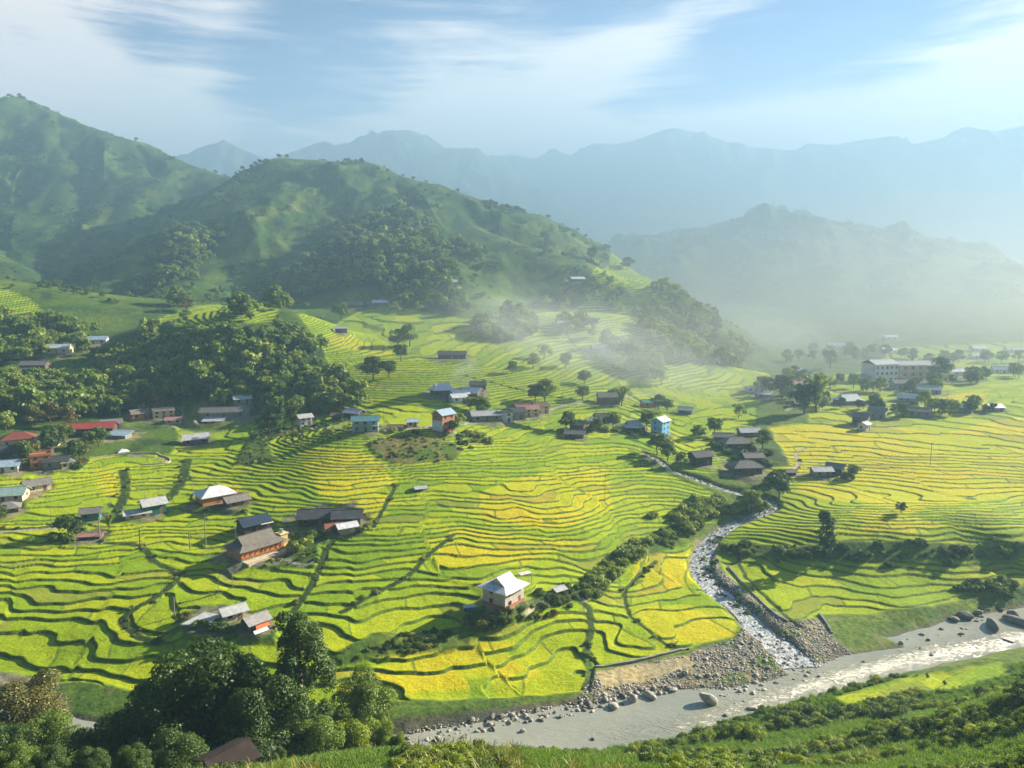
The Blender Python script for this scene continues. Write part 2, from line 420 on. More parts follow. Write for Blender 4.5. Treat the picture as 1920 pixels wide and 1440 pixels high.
GOLD = [ground_poly(p) for p in (
 [(1020,880),(1120,870),(1150,900),(1110,935),(1000,950),(920,960),(900,925),(960,900)],
 [(930,935),(1020,930),(1015,968),(935,965)], [(640,1250),(800,1210),(950,1200),(990,1250),(960,1275),(620,1300)],
 [(1190,1140),(1290,1130),(1390,1160),(1380,1195),(1260,1200)], [(1190,1040),(1300,1040),(1330,1090),(1230,1110),(1180,1090)],
 [(1440,800),(1600,790),(1760,810),(1920,780),(2100,800),(2100,930),(1920,930),(1700,960),(1500,920)],
 [(1600,950),(1760,980),(1740,1000),(1620,990)], [(1860,900),(1990,890),(1990,930),(1880,925)], [(1740,735),(1850,735),(1850,760),(1750,765)],
 [(640,930),(730,915),(740,940),(700,968),(650,965)], [(800,1010),(900,985),(1100,1020),(960,1060),(830,1060)], [(560,850),(700,850),(740,900),(660,960),(600,930)],
 [(190,880),(240,890),(220,930),(185,915)], [(400,905),(440,900),(450,920),(410,925)], [(590,635),(660,630),(730,650),(735,668),(680,660)],
 [(900,925),(960,900),(1140,915),(1150,955),(1100,975),(1010,985),(900,970)])]
ROADSIDE = None
FOREST = [ground_poly(p) for p in (
 [(195,668),(260,642),(380,634),(470,632),(560,618),(603,655),(590,690),(540,740),(480,752),(300,755),(215,745),(190,700)],
 [(-200,720),(60,715),(150,712),(180,700),(160,665),(230,690),(262,770),(150,790),(0,800),(-200,810)],
 [(0,590),(70,600),(180,625),(150,655),(0,690),(-100,690)],
 [(290,480),(320,430),(430,425),(400,480),(380,530),(300,540)],
 [(650,430),(740,390),(800,400),(830,470),(870,520),(800,560),(700,540),(560,560),(480,540),(560,500)],
 [(1210,590),(1290,560),(1350,620),(1410,660),(1380,690),(1260,680),(1200,640)],
 [(520,700),(600,705),(680,730),(685,775),(600,790),(560,790),(500,830),(470,810),(510,760)],
 [(1150,655),(1220,660),(1220,700),(1160,700)],[(900,610),(990,605),(995,640),(900,640)],
)]
GRAVEL = ground_poly([(720,1400),(735,1360),(900,1335),(1080,1305),(1112,1262),(1290,1226),(1385,1192),(1392,1168),(1345,1125),(1300,1060),(1300,1010),(1350,995),(1342,1055),(1400,1105),(1480,1165),(1540,1160),(1565,1200),(1600,1222),(1560,1262),(1420,1300),(1390,1330),(1240,1305),(1000,1350),(850,1380)])
BLACKROCK = ground_poly([(735,1345),(900,1328),(1100,1300),(1110,1312),(900,1345),(740,1365)])
SAND = ground_poly([(1118,1258),(1290,1228),(1315,1248),(1240,1270),(1150,1288),(1125,1284)])
WETSIDE = ground_poly([(-60,1240),(20,1255),(115,1280),(120,1330),(60,1360),(-60,1330)])
BEDGRAV = WETSIDE
CROP = [ground_poly(p) for p in ([(690,826),(770,812),(860,828),(870,846),(840,864),(740,868),(700,850)], [(520,815),(560,800),(660,806),(668,820),(600,830),(530,838)])]
KNOLL = ground_poly([(870,1160),(940,1128),(1060,1105),(1085,1115),(1010,1140),(930,1178),(880,1178)])
LANES = [  # irrigation ditches and field lanes: readings, half width m
 ([(1100,1290),(1106,1245),(1098,1215),(1108,1180),(1104,1140),(1085,1122),(1040,1118)], .9),
 ([(700,985),(735,920),(742,905)], .8), ([(545,1150),(580,1100),(600,1060),(620,1015),(670,990)], 1.0),
 ([(190,1015),(262,1020),(290,1050),(335,1075),(300,1110),(232,1155),(262,1190),(300,1200)], 1.0),
 ([(640,1145),(700,1110),(760,1080),(800,1040),(850,1000)], .8),
 ([(860,700),(1000,735),(1100,750)], .8), ([(1470,765),(1500,745)], .6), ([(1060,620),(1080,648),(1100,658)], .8),
 ([(1500,860),(1490,880),(1470,890)], .7), ([(1380,1035),(1400,1080),(1480,1160),(1500,1175)], .6), ([(340,1128),(420,1105)], .3),
 ([(0,990),(90,985),(160,975)], .6), ([(230,880),(235,920),(215,960)], 1.6), ([(350,860),(340,900),(310,935)], 1.8), ([(1180,1150),(1170,1110),(1190,1085),(1230,1050)], .6),
 ([(1180,1150),(1250,1205),(1285,1215)], .6)]
LANE3 = [(resample(ground_poly(p), 3), w) for p, w in LANES]
PATHS = [(resample(ground_poly(p), 4), w) for p, w in (([(1062,618),(1052,632),(1072,648),(1100,662),(1105,672)], .9), ([(1475,770),(1500,748),(1480,740)], 1.2), ([(1360,862),(1330,855),(1300,862)], .8), ([(1512,838),(1492,850),(1498,868),(1480,882)], .8), ([(1000,775),(1060,758),(1120,752),(1180,742),(1240,735)], 1.3), ([(560,800),(640,798),(720,802),(800,798),(880,792),(1000,778)], 1.3), ([(0,995),(60,990),(120,985),(165,978)], .7), ([(325,800),(420,792),(480,775)], 1.0), ([(300,870),(312,858),(240,852)], .6), ([(985,1150),(1000,1140),(1040,1120),(1100,1122)], .5), ([(540,1050),(570,1060),(590,1050)], .6))]
FLAT = []      # building plots levelled into the slope: (x, y, radius, z)
def levelled(x, y, z):
    for fx, fy, fr, fz in FLAT:
        m = (np.abs(x - fx) < fr * 2.2) & (np.abs(y - fy) < fr * 2.2)
        if not m.any(): continue
        d = np.hypot(x[m] - fx, y[m] - fy)
        b = sstep(fr * 1.55, fr * .9, d)
        z[m] = z[m] * (1 - b) + fz * b
    return z

_OFF = np.random.default_rng(77).uniform(-1, 1, 64)
def ground_fields(x, y, shape=None):
    """final ground height and the cover fields"""
    x = np.asarray(x, float); y = np.asarray(y, float)
    h0, over = surf0(x, y)
    def poly_mask(polys, soft, jit=1.5, seed=50):
        m = np.full(x.shape, -1e9)
        for p in polys:
            lo = p.min(0) - 15; hi = p.max(0) + 15
            s = (x > lo[0]) & (x < hi[0]) & (y > lo[1]) & (y < hi[1])
            if s.any():
                m[s] = np.maximum(m[s], sdist(p, x[s], y[s]))
        m = m + jit * fbm(x / (jit * 6), y / (jit * 6), 3, seed)
        return sstep(-soft, soft, m)
    pad = poly_mask(PADDY, 1.2, 2.0)
    pad = pad * (1 - poly_mask(NOPADDY, 1.0, 1.2))
    river = sdist(RIVER, x, y) + .9 * fbm(x / 9, y / 9, 3, 61)
    sd_, sw, st = pdist(STREAM, x, y, STREAM[:, 2])
    sz = np.interp(st, np.concatenate([[0], np.cumsum(np.hypot(*np.diff(STREAM[:, :2], axis=0).T))]), _sz)
    streamd = sd_ - sw * (.5 + .12 * fbm(x / 4, y / 4, 2, 62))
    pad = pad * sstep(1.0, 2.2, -river) * sstep(.8, 1.6, streamd)
    lane = np.zeros(x.shape)
    for ln, w in LANE3:
        lo = ln.min(0) - 4; hi = ln.max(0) + 4
        s = (x > lo[0]) & (x < hi[0]) & (y > lo[1]) & (y < hi[1])
        if s.any():
            d, _, _ = pdist(ln, x[s] + .5 * fbm(x[s] / 3, y[s] / 3, 2, 71), y[s] + .5 * fbm(x[s] / 3, y[s] / 3, 2, 72))
            lane[s] = np.maximum(lane[s], sstep(w * 1.3, w * .7, d))
    # terraces: contour steps of a gently rolling slope
    def rolling(x, y):
        nearf = sstep(300, 160, y)
        calm = 1 - .62 * sstep(30, 80, x) * sstep(205, 240, y) - .62 * sstep(280, 350, y) * sstep(80, 30, x)
        roll = (1.9 * fbm(x / 34, y / 24, 2, 81) * (0.55 + .45 * nearf) + .8 * fbm(x / 12, y / 9, 2, 83) * (.35 + .65 * nearf)) * calm
        rr = sstep(25, 50, x) * sstep(130, 160, y) * sstep(215, 200, y)          # broad flat fields right of the stream
        return roll * (1 - .6 * rr) * (1 - .9 * sstep(45, 60, x) * sstep(168, 150, y))
    step = np.interp(y, [0, 172, 218, 290, 400, 540, 760, 9999], [1.22, 1.22, .80, .66, .70, .95, 1.6, 1.6]) * (1 - .22 * sstep(40, 80, x) * sstep(215, 240, y) * sstep(420, 380, y)) * (1 - .35 * sstep(12, 30, x) * sstep(215, 190, y))
    roll = rolling(x, y)
    hr = h0 + roll
    if shape is not None:
        H = hr.reshape(shape); X2 = x.reshape(shape); Y2 = y.reshape(shape)
        gx_ = np.gradient(H, axis=1) / np.maximum(np.gradient(X2, axis=1), 1e-3)
        Yr = Y2[:, 0]; gy_ = np.gradient(H, axis=0) / np.gradient(Yr)[:, None] - gx_ * (X2 / (Y2 + 40.0))
        grad = np.hypot(gx_, gy_).ravel()
    else:
        e_ = .6
        ha = surf0(x + e_, y)[0] + rolling(x + e_, y); hb = surf0(x, y + e_)[0] + rolling(x, y + e_)
        grad = np.hypot(ha - hr, hb - hr) / e_
    u2 = (x + 16 * fbm(x / 45, y / 45, 2, 97)) / 31 + (y - 150) * .011 + 40
    i2 = np.floor(u2).astype(int); s2 = sstep(.93, 1.0, u2 - i2); _ro = _OFF[i2 % 64] * (1 - s2) + _OFF[(i2 + 1) % 64] * s2
    lev = hr / step + _ro * .45
    fl = np.floor(lev); fr = lev - fl
    wid = np.clip((.55 + .55 * sstep(200, 500, y)) * (1 + .75 * fbm(x / 15, y / 15, 2, 84) + .5 * fbm(x / 2.5, y / 2.5, 2, 85)) * grad / step, .02, .34)   # the bank's share of one step
    terr = step * (fl + sstep(1 - wid, 1.0, fr) - _ro * .45) - roll * .75
    hn = .12 * fbm(x / 3, y / 3, 3, 91) + .35 * fbm(x / 11, y / 11, 3, 92) * sstep(0, 60, over + 60)
    z = h0 + hn
    padg = pad * (1 - lane)
    A_ = .55 + .25 * sstep(200, 300, y)         # ripe fields lean a little with the slope
    z = z * (1 - padg) + (h0 + A_ * (terr - .5 * step - h0)) * padg
    z = levelled(x, y, z)
    # big banks of bushes below the house knoll
    z = z - lane * .55
    # stream and river beds
    b = sstep(2.6, -.4, streamd)
    z = z * (1 - b) + np.minimum(z, sz - .55 + .5 * sstep(-.5, 1.8, streamd)) * b
    b = sstep(-5.0, 1.0, river)
    z = z * (1 - b) + np.minimum(z, -.55 * sstep(-1.2, 1.5, river) + .22 * fbm(x / 6, y / 6, 3, 93) + .25) * b
    # cross bunds that split a terrace lengthways
    u = (x + 14 * fbm(x / 40, y / 40, 2, 95)) / (17 + 10 * sstep(100, 400, y)) + (y - 150) * .012
    f = dict(pad=padg, wid=wid, lev=lev, u=u, river=river, streamd=streamd, lane=lane, over=over)
    f['gold'] = poly_mask(GOLD, 3.0, 2.5, 55)
    f['forest'] = poly_mask(FOREST, 4.0, 4.0, 56)
    f['gravel'] = poly_mask([GRAVEL, BEDGRAV], 1.6, 2.0, 57)
    f['sand'] = poly_mask([SAND], .8, .8, 58)
    f['crop'] = poly_mask(CROP, 1.5, 2.0, 59)
    f['knoll'] = poly_mask([KNOLL], 1.0, 1.0, 60)
    pth = np.zeros(x.shape)
    for ln, w in PATHS:
        lo = ln.min(0) - 4; hi = ln.max(0) + 4
        s = (x > lo[0]) & (x < hi[0]) & (y > lo[1]) & (y < hi[1])
        if s.any(): pth[s] = np.maximum(pth[s], sstep(w * 1.25, w * .75, pdist(ln, x[s], y[s])[0]))
    f['path'] = pth; f['pad'] = f['pad'] * (1 - pth); f['h0'] = h0
    return z, f
def gz(x, y):
    z, _ = ground_fields(np.atleast_1d(np.asarray(x, float)), np.atleast_1d(np.asarray(y, float)))
    return z
def at(px, py):
    x, y = cast(px, py)
    return x, y, gz(x, y)

def new_mesh(name, verts, faces, smooth=False):
    """verts (n,3) array, faces (m,k) int array"""
    me = bpy.data.meshes.new(name)
    verts = np.asarray(verts, np.float32); faces = np.asarray(faces, np.int32)
    k = faces.shape[1]
    me.vertices.add(len(verts)); me.vertices.foreach_set('co', verts.ravel())
    me.loops.add(faces.size); me.loops.foreach_set('vertex_index', faces.ravel())
    me.polygons.add(len(faces)); me.polygons.foreach_set('loop_start', np.arange(0, faces.size, k, dtype=np.int32))
    me.polygons.foreach_set('loop_total', np.full(len(faces), k, np.int32))
    if smooth: me.polygons.foreach_set('use_smooth', np.ones(len(faces), bool))
    me.update(calc_edges=True); me.validate()
    return me
def fattr(me, name, vals, dom='POINT'):
    a = me.attributes.new(name, 'FLOAT', dom); a.data.foreach_set('value', np.asarray(vals, np.float32).ravel())
def cattr(me, name, rgb):
    a = me.attributes.new(name, 'FLOAT_COLOR', 'POINT')
    c = np.ones((len(rgb), 4), np.float32); c[:, :3] = rgb; a.data.foreach_set('color', c.ravel())
def tag(o, label=None, cat=None, group=None, kind=None):
    if label: o['label'] = label
    if cat: o['category'] = cat
    if group: o['group'] = group
    if kind: o['kind'] = kind
    return o
def link(o, parent=None):
    scene.collection.objects.link(o)
    if parent is not None: o.parent = parent
    return o
# ================================================================== buildings: where they stand (survey reading of the middle of the foot of the house)
# label | px py | length width wall-height | turn of the long side (deg) | roof | roof cover | wall | storeys
HOUSES = [
 ("white house with a big white metal roof on the grassy knoll above the river", 944,1138, 9.0,8.4,5.0, 52,'irimoya','white','pinkplaster',2),
 ("large house with orange timber walls and a sweeping grey tiled roof", 480,1052, 15.5,9.0,3.4, 50,'irimoya','greytile','orange',2),
 ("dark navy roofed house with a white lean-to roof behind the orange timber house", 476,1000, 9.5,7.0,3.0, 42,'gable','navy','darkwood',1),
 ("long farmhouse with dark slate roof at the edge of the golden terraces", 603,984, 15,8,2.8, 8,'gable','slate','darkwood',1),
 ("dark slate roofed house joined to the right end of the long farmhouse", 652,985, 9.5,7,2.8, 8,'gable','slate','darkwood',1),
 ("small shed with a pale tin roof below the long slate farmhouse", 650,1000, 6,4,1.8, 30,'gable','white','cream',1),
 ("rusty red tin shelter below the long slate farmhouse", 626,999, 5,3.5,1.8, 25,'gable','rust','darkwood',1),
 ("timber house with a broad white hipped roof among the terraces", 404,948, 12,9,3.0, 40,'hip','white','orange',2),
 ("grey roofed barn beside the timber house with the broad white roof", 443,953, 8,5.5,2.2, 42,'gable','fibro','brown',1),
 ("house with dark green upper walls and a pale grey gable roof", 288,965, 7.5,6.5,3.8, 40,'gable','palegrey','green',2),
 ("low white annex left of the dark green walled house", 258,972, 8,4.5,1.9, 30,'gable','palegrey','cream',1),
 ("teal walled hut with a grey roof on the bank of the paddy fields", 172,975, 6,5,3.0, 20,'gable','fibro','teal',1),
 ("low shed with a faded pink tin roof behind the tall concrete pole", 170,1008, 7.5,3,1.2, 8,'gable','pinktin','brown',1),
 ("house with a pale green metal roof at the left edge of the fields", 14,942, 13,8,2.6, 15,'gable','palegreen','cream',1),
 ("grey roofed house with a cream gable wall above the left fields", 70,922, 8.5,6.5,2.6, 45,'gable','fibro','cream',1),
 ("small dark grey hipped hut below the pale green roof", 14,962, 7.5,6,1.9, 30,'hip','fibro','brown',1),
 ("white cottage with a pale blue tin roof at the left margin of the village", 10,888, 11,7,2.6, 20,'gable','paleblue','white',1),
 ("two storey orange brick house with open balconies in the left village", 78,880, 8,6,5.2, 35,'flat','brick','brick',2),
 ("brown roofed house with a cream front behind the brick balcony house", 76,858, 10,7,3.4, 35,'gable','brownroof','cream',1),
 ("house with a dark red hipped roof on the left village slope", 36,838, 13,9,3.4, 30,'hip','redroof','cream',1),
 ("dark grey house at the foot of the left village", 108,880, 9,6,3.2, 20,'gable','slate','concrete',1),
 ("small house with pyramid roof next to the village fields", 126,880, 4.5,4.5,2.8, 40,'hip','fibro','cream',1),
 ("wide dark grey roof in the trees above the left village", 4,862, 14,8,3, 20,'gable','slate','brown',1),
 ("grey roofed house tucked between trees behind the red hipped roof", 92,838, 9,6,2.6, 15,'gable','fibro','cream',1),
 ("long dark barrack with a bright red roof strip under the wooded knoll", 168,818, 24,8,4.0, 12,'gable','redtin','darkwood',1),
 ("grey gabled house at the right end of the red roofed barrack", 210,806, 9,7,3.0, 30,'gable','fibro','concrete',1),
 ("low shed covered with pale blue tin below the grey gabled house", 222,822, 12,5,1.8, -12,'shed','paleblue','concrete',1),
 ("grey roofed wooden house at the right foot of the wooded knoll", 262,788, 9,7,3, 40,'gable','fibro','orange',1),
 ("cream fronted house beside the road at the foot of the knoll", 307,787, 11,7,4, 30,'flat','cream','cream',2),
 ("small pinkish house below the cream fronted house", 326,795, 8,5,2, 20,'gable','pinktin','cream',1),
 ("pale roofed hut peeping from the trees above the cream house", 270,766, 6,5,2.6, 20,'gable','brownroof','cream',1),
 ("white triangular tent shaped shrine in the green paddies", 230,849, 3.4,3.4,.5, 40,'hip','white','white',1),
 ("long grey roofed barn with a pale lower roof in the upper fields", 424,786, 26,8,3, 8,'gable','fibro','concrete',1),
 ("white sheeted shed in front of the long grey barn", 402,795, 11,5,2.2, 6,'shed','palegrey','concrete',1),
 ("small pale block house above the long grey barn", 455,763, 9,6,3, 25,'gable','palegrey','concrete',1),
 ("house with a bright grey gable roof alone in the shaded paddies", 367,832, 11,8,2.8, 28,'gable','palegrey','brown',1),
 ("white fronted little house between the dark trees and the corn field", 571,797, 6.5,5.5,4, 35,'gable','palegrey','white',2),
 ("brown shed under the grove of tall trees", 640,784, 9,5,2, 5,'gable','brownroof','darkwood',1),
 ("barn with a white roof ridge beside the grove of tall trees", 665,782, 8.5,6,3, -25,'gable','palegrey','darkwood',1),
 ("two storey house with teal metal roof and pale green balconies", 686,809, 11.5,6.5,5, 8,'gable','tealroof','teallight',2),
 ("tiny cream hut right of the teal balcony house", 772,799, 4.2,4,2.6, 20,'gable','paleblue','cream',1),
 ("low brown hut between the teal house and the tall white house", 741,803, 6,3,1.4, 5,'gable','brownroof','cream',1),
 ("tall narrow house with one white wall and one bare brick wall", 832,812, 8,7,8, 48,'gable','paleblue','brickwhite',3),
 ("large farmhouse with a broad white metal roof on the slope", 829,742, 12,9,3, 20,'irimoya','white','brown',1),
 ("white roofed barn in front of the rising smoke", 861,748, 9.5,7,2.6, 30,'gable','white','brown',1),
 ("white roofed house at the right of the cluster on the slope", 886,746, 10.5,8,2.8, -25,'gable','white','brown',1),
 ("pale block house with a white roof, lowest of the slope cluster", 859,754, 8.5,6.5,2.8, 25,'gable','white','white',1),
 ("grey roofed house highest of the slope cluster", 896,732, 9,7,3, 5,'gable','slate','brown',1),
 ("long low house with a pale grey roof in the roadside row", 911,789, 15,7,3, 15,'gable','palegrey','concrete',1),
 ("pale grey two storey shop house in the roadside row", 945,790, 8,7,5, 10,'flat','concrete','white',2),
 ("grey roofed house in the middle of the roadside row", 966,786, 9,7,4, 15,'gable','slate','concrete',1),
 ("long pinkish roofed house in the roadside row", 988,780, 12,7,4, 15,'gable','pinktin','cream',2),
 ("cream house with a brown roof ending the roadside row", 1012,776, 8,7,4, 25,'gable','brownroof','cream',2),
 ("low shed with a rusty roof behind the roadside row", 985,768, 12,5,2, 10,'gable','rust','brown',1),
 ("grey gabled barn in the mist above the middle fields", 1140,757, 12.5,8,4.5, 5,'gable','fibro','brown',1),
 ("little shop with a green roof and orange awning", 1217,762, 9.5,6,2.8, 10,'gable','greenroof','orange',1),
 ("pale roofed house in the misty middle fields", 1285,776, 8,6,2.4, -20,'gable','palegrey','brown',1),
 ("old grey house with a tall gable left of the misty hamlet", 1085,806, 7.5,6,3.4, -30,'gable','fibro','brown',1),
 ("low hut beneath the old grey gabled house", 1078,820, 9,5,2.2, -10,'gable','fibro','brown',1),
 ("slate roofed house in the trees of the misty hamlet", 1134,790, 11,7,3, 8,'gable','slate','darkwood',1),
 ("bright tin lean-to beside the slate roofed house", 1115,793, 5,4,1.8, -20,'gable','white','concrete',1),
 ("house with a pale pyramid roof in the misty hamlet", 1187,807, 10,8,2.6, 15,'irimoya','palegrey','darkwood',1),
 ("tall sky blue house of three storeys with a white stair roof", 1238,816, 8.0,6.5,7.4, 50,'gable','white','skyblue',3),
 ("dark grey gabled farmhouse beside the head of the stream", 1312,873, 8.5,7,4.2, 20,'gable','slate','darkwood',1),
 ("broad grey roofed farmhouse above the stream bend", 1397,890, 12.5,8,3.0, 5,'hip','fibro','brown',1),
 ("small grey roof right behind the broad farmhouse above the stream bend", 1410,868, 8.5,6,2.4, 5,'gable','fibro','brown',1),
 ("pale roofed house, upper one of the misty trio above the stream", 1403,817, 10,6.5,2.6, 5,'gable','palegrey','brown',1),
 ("wide brown roofed house in the misty trio above the stream", 1380,840, 13.5,8,2.6, 5,'hip','fibro','brown',1),
 ("small grey roof, leftmost of the misty trio above the stream", 1356,826, 9,6,2.2, -10,'gable','fibro','brown',1),
 ("grey block shed at the edge of the golden terraces", 1539,892, 8,5,2.4, 4,'gable','palegrey','concrete',1),
 ("grey gabled barn touching the block shed in the golden terraces", 1566,889, 6.5,6,3.0, -35,'gable','fibro','darkwood',1),
 ("tiny field hut by the lane west of the block shed", 1483,890, 3.4,2.6,1.6, 0,'gable','fibro','darkwood',1),
 ("white roofed barn in the hazy village, nearest the stream valley", 1505,728, 14,7,3, 5,'gable','pinktin','cream',1),
 ("long white roofed shed at the lane of the hazy village", 1447,727, 13,8,4, -30,'gable','white','white',1),
 ("white low roof west of the long shed in the hazy village", 1415,733, 12,6,2, 5,'gable','palegrey','white',1),
 ("white swept roof house behind the tall roadside tree", 1590,757, 15,10,2.5, 10,'irimoya','white','concrete',1),
 ("white roofed house below the school", 1702,753, 12,8,2.6, -25,'gable','white','concrete',1),
 ("grey house with a bright gable in the hazy hamlet at the terrace edge", 1614,796, 8,7,4.5, -35,'gable','fibro','brown',1),
 ("small lit house in front of the bright gabled house", 1620,806, 5,4.5,3.2, 40,'gable','palegrey','white',1),
 ("grey gable behind the hazy hamlet at the terrace edge", 1645,783, 9,7,4, -35,'gable','fibro','concrete',1),
 ("low grey house east of the hazy hamlet", 1722,780, 12,7,3, -20,'gable','fibro','concrete',1),
 ("house with a shining white roof by the golden oval field", 1802,772, 9.5,7,3, -30,'gable','white','concrete',1),
 ("white roofed house at the far end of the shining roofs", 1862,770, 9,7,2.5, 10,'gable','white','concrete',1),
 ("grey roof between the school and the golden oval field", 1737,737, 16,8,3, -20,'gable','palegrey','concrete',1),
 ("long grey warehouse just below the school", 1700,728, 22,8,4, 3,'gable','fibro','concrete',1),
 ("low white building with open front on the far valley side", 1570,657, 22,9,5, 0,'gable','palegrey','white',1),
 ("white slanted roof far up the misty valley", 1667,662, 16,8,3, 20,'shed','white','white',1),
 ("pale roof high on the far misty slope", 1668,637, 16,8,3, 5,'gable','white','white',1),
 ("white roof in the far village, left of the pair", 1833,656, 14,8,3, 5,'gable','white','white',1),
 ("white roof in the far village below the pair", 1832,670, 14,8,3, 5,'gable','palegrey','white',1),
 ("bright roof at the far right village edge", 1900,658, 14,8,3, -10,'gable','white','white',1),
 ("pale shed roof among trees right of the school", 1800,702, 18,8,3, 5,'gable','white','white',1),
 ("blue grey roof at the right end of the school village", 1880,698, 16,8,3.4, -15,'gable','paleblue','white',1),
 ("grey roof in the trees left of the school", 1610,715, 13,8,3, 25,'gable','fibro','concrete',1),
 ("roof in the misty trees of the stream valley", 1485,702, 13,8,3, 5,'gable','palegrey','brown',1),
 ("white roofed farm on the green shoulder of the middle mountain", 714,575, 14,8,3, -10,'gable','white','brown',1),
 ("grey farmhouse beside the white roofed farm on the mountain shoulder", 663,579, 18,10,3, 5,'gable','fibro','brown',1),
 ("long dark farmhouse on the terraced slope left of the smoke", 848,672, 18,7,2.8, 0,'gable','slate','darkwood',1),
 ("pale farmhouse at the top of the winding hill path", 1062,613, 14,7,3, 0,'gable','palegrey','brown',1),
 ("white roof among the bushes high on the terraced slope", 1082,535, 15,8,3, 20,'gable','white','brown',1),
 ("white farm roof on the terraces below the misty grove", 1125,661, 13,8,3, 10,'gable','white','brown',1),
 ("white roof hidden in the round grove on the slope", 843,540, 14,8,4, 0,'gable','white','brown',1),
 ("pale roof at the top of the small terraced knoll", 640,624, 8,5,3, 10,'gable','palegrey','brown',1),
 ("white roofed house on the wooded slope at the far left", 112,664, 14,8,3.5, 5,'gable','white','cream',1),
 ("silver roofed house beyond the white roof on the wooded slope", 178,648, 16,8,3, 15,'gable','paleblue','white',1),
 ("grey roofed house above the little golden terraces", 68,698, 15,8,3.5, 5,'gable','fibro','brown',1),
 ("white tin shed left of the grey house above the little golden terraces", 44,699, 7,5,2, 5,'gable','white','brown',1),
 ("little cream hut with a ribbed pale roof by the concrete yard", 437,1168, 5.8,4.4,2.3, 40,'gable','palegrey','cream',1),
 ("barn with a bare wooden roof, orange tarpaulin and white sheet", 480,1188, 5.8,4.8,2.4, 48,'gable','bareboard','darkwood',1),
 ("thatched open field shelter on posts in the middle terraces", 788,918, 3.6,2.8,1.1, 20,'gable','palegrey','posts',1),
 ("tiny brick hut with a pale roof on the knoll behind the white house", 1047,1113, 2.8,2.2,1.7, 35,'gable','palegrey','brick',1),
 ("pale wooden hut against the trees at the valley road", 1430,745, 9,5,2.4, 5,'gable','palegrey','concrete',1),
 ("dark brown roofed cottage half hidden under the big trees", 418,1412, 4.6,4.2,2.9, 50,'gable','darkbrown','ochre',1),
 ("low farm roof in the golden strip above the stream bend", 1500,762, 9,5,2, 10,'gable','fibro','brown',1),
]
HOUSES = [(h[0], h[1], h[2], h[3] * .83, h[4] * .83, h[5] * .88, *h[6:]) for h in HOUSES]
HPOS = []
_hx, _hy = cast([h[1] for h in HOUSES], [h[2] for h in HOUSES])
for i, h in enumerate(HOUSES):
    L_, W_ = h[3], h[4]
    back = .38 * (abs(L_ * math.sin(R(h[6]))) + abs(W_ * math.cos(R(h[6]))))        # the reading is of the near foot of the wall
    x, y = float(_hx[i]), float(_hy[i])
    k = 1 + back / math.hypot(x, y); x *= k; y *= k
    HPOS.append([x, y, 0.0])
_k = [i for i, h in enumerate(HOUSES) if 'under the big trees' in h[0]][0]
_x, _y, _ = at_y(425, 1400, 75); HPOS[_k] = [float(_x), float(_y), 0.0]
HPOS = np.array(HPOS)
# the school and the concrete yard
SCH = cast([1648, 1722], [712, 706])
YARD = cast([385], [1165])
_z = gz(HPOS[:, 0], HPOS[:, 1])
for i, h in enumerate(HOUSES):
    HPOS[i, 2] = _z[i] - .12
    FLAT.append((HPOS[i, 0], HPOS[i, 1], max(h[3], h[4]) * .62, HPOS[i, 2] + .05))
SCHZ = [float(v) - .2 for v in gz(SCH[0], SCH[1])]
for x, y, z, r in ((SCH[0][0], SCH[1][0], SCHZ[0], 16), (SCH[0][1], SCH[1][1], SCHZ[1], 26)): FLAT.append((float(x), float(y), r, z + .1))
YZ = float(gz(YARD[0], YARD[1])[0]); FLAT.append((float(YARD[0][0]), float(YARD[1][0]), 5.5, YZ))
# ================================================================== materials
def mat(name):
    m = bpy.data.materials.new(name); m.use_nodes = True; t = m.node_tree; t.nodes.clear()
    out = t.nodes.new('ShaderNodeOutputMaterial'); return m, t, G(t), out
def bsdf(t, gg, out, col, rough=.85, bump=None, bstr=.4, bdist=.1, metal=0.0, spec=.3, extra=None):
    b = t.nodes.new('ShaderNodeBsdfPrincipled')
    if isinstance(col, tuple): col = (*col[:3], 1)
    gg._in(b, 'Base Color', col); gg._in(b, 'Roughness', rough); b.inputs['Metallic'].default_value = metal
    b.inputs['Specular IOR Level'].default_value = spec
    if bump is not None:
        n = t.nodes.new('ShaderNodeBump'); gg._in(n, 'Height', bump); n.inputs['Strength'].default_value = bstr; n.inputs['Distance'].default_value = bdist
        t.links.new(n.outputs[0], b.inputs['Normal'])
    t.links.new(b.outputs[0], out.inputs[0]); return b

# ---- ground
gm, t, gg, out = mat('ground_cover')
pos = t.nodes.new('ShaderNodeNewGeometry').outputs['Position']
base = gg.attr('cover', 'Color'); pad = gg.attr('pad'); lev = gg.attr('lev'); u = gg.attr('u'); gold = gg.attr('gold'); dst = gg.attr('fine')
fl = gg.m('FLOOR', lev); fr = gg.m('FRACT', lev)
cellf = gg.m('ADD', u, gg.m('MULTIPLY', fl, .37))
cell = gg.m('FLOOR', cellf); cfr = gg.m('FRACT', cellf)
wn = t.nodes.new('ShaderNodeTexWhiteNoise'); wn.noise_dimensions = '2D'
t.links.new(gg.comb(fl, cell), wn.inputs['Vector'])
hsh = wn.outputs['Value']
wn2 = t.nodes.new('ShaderNodeTexWhiteNoise'); wn2.noise_dimensions = '2D'
t.links.new(gg.comb(gg.m('ADD', fl, 91.0), cell), wn2.inputs['Vector']); hsh2 = wn2.outputs['Value']
patch = gg.noise(pos, .022, 3, .5)
ripe = gg.m('ADD', gg.m('MULTIPLY', gg.ramp(gg.m('ADD', gold, gg.m('MULTIPLY', gg.m('SUBTRACT', hsh2, .5), .8)), .35, .65), .44), gg.m('ADD', gg.m('MULTIPLY', hsh, .34), gg.m('MULTIPLY', gg.m('SUBTRACT', patch, .5), .4)))
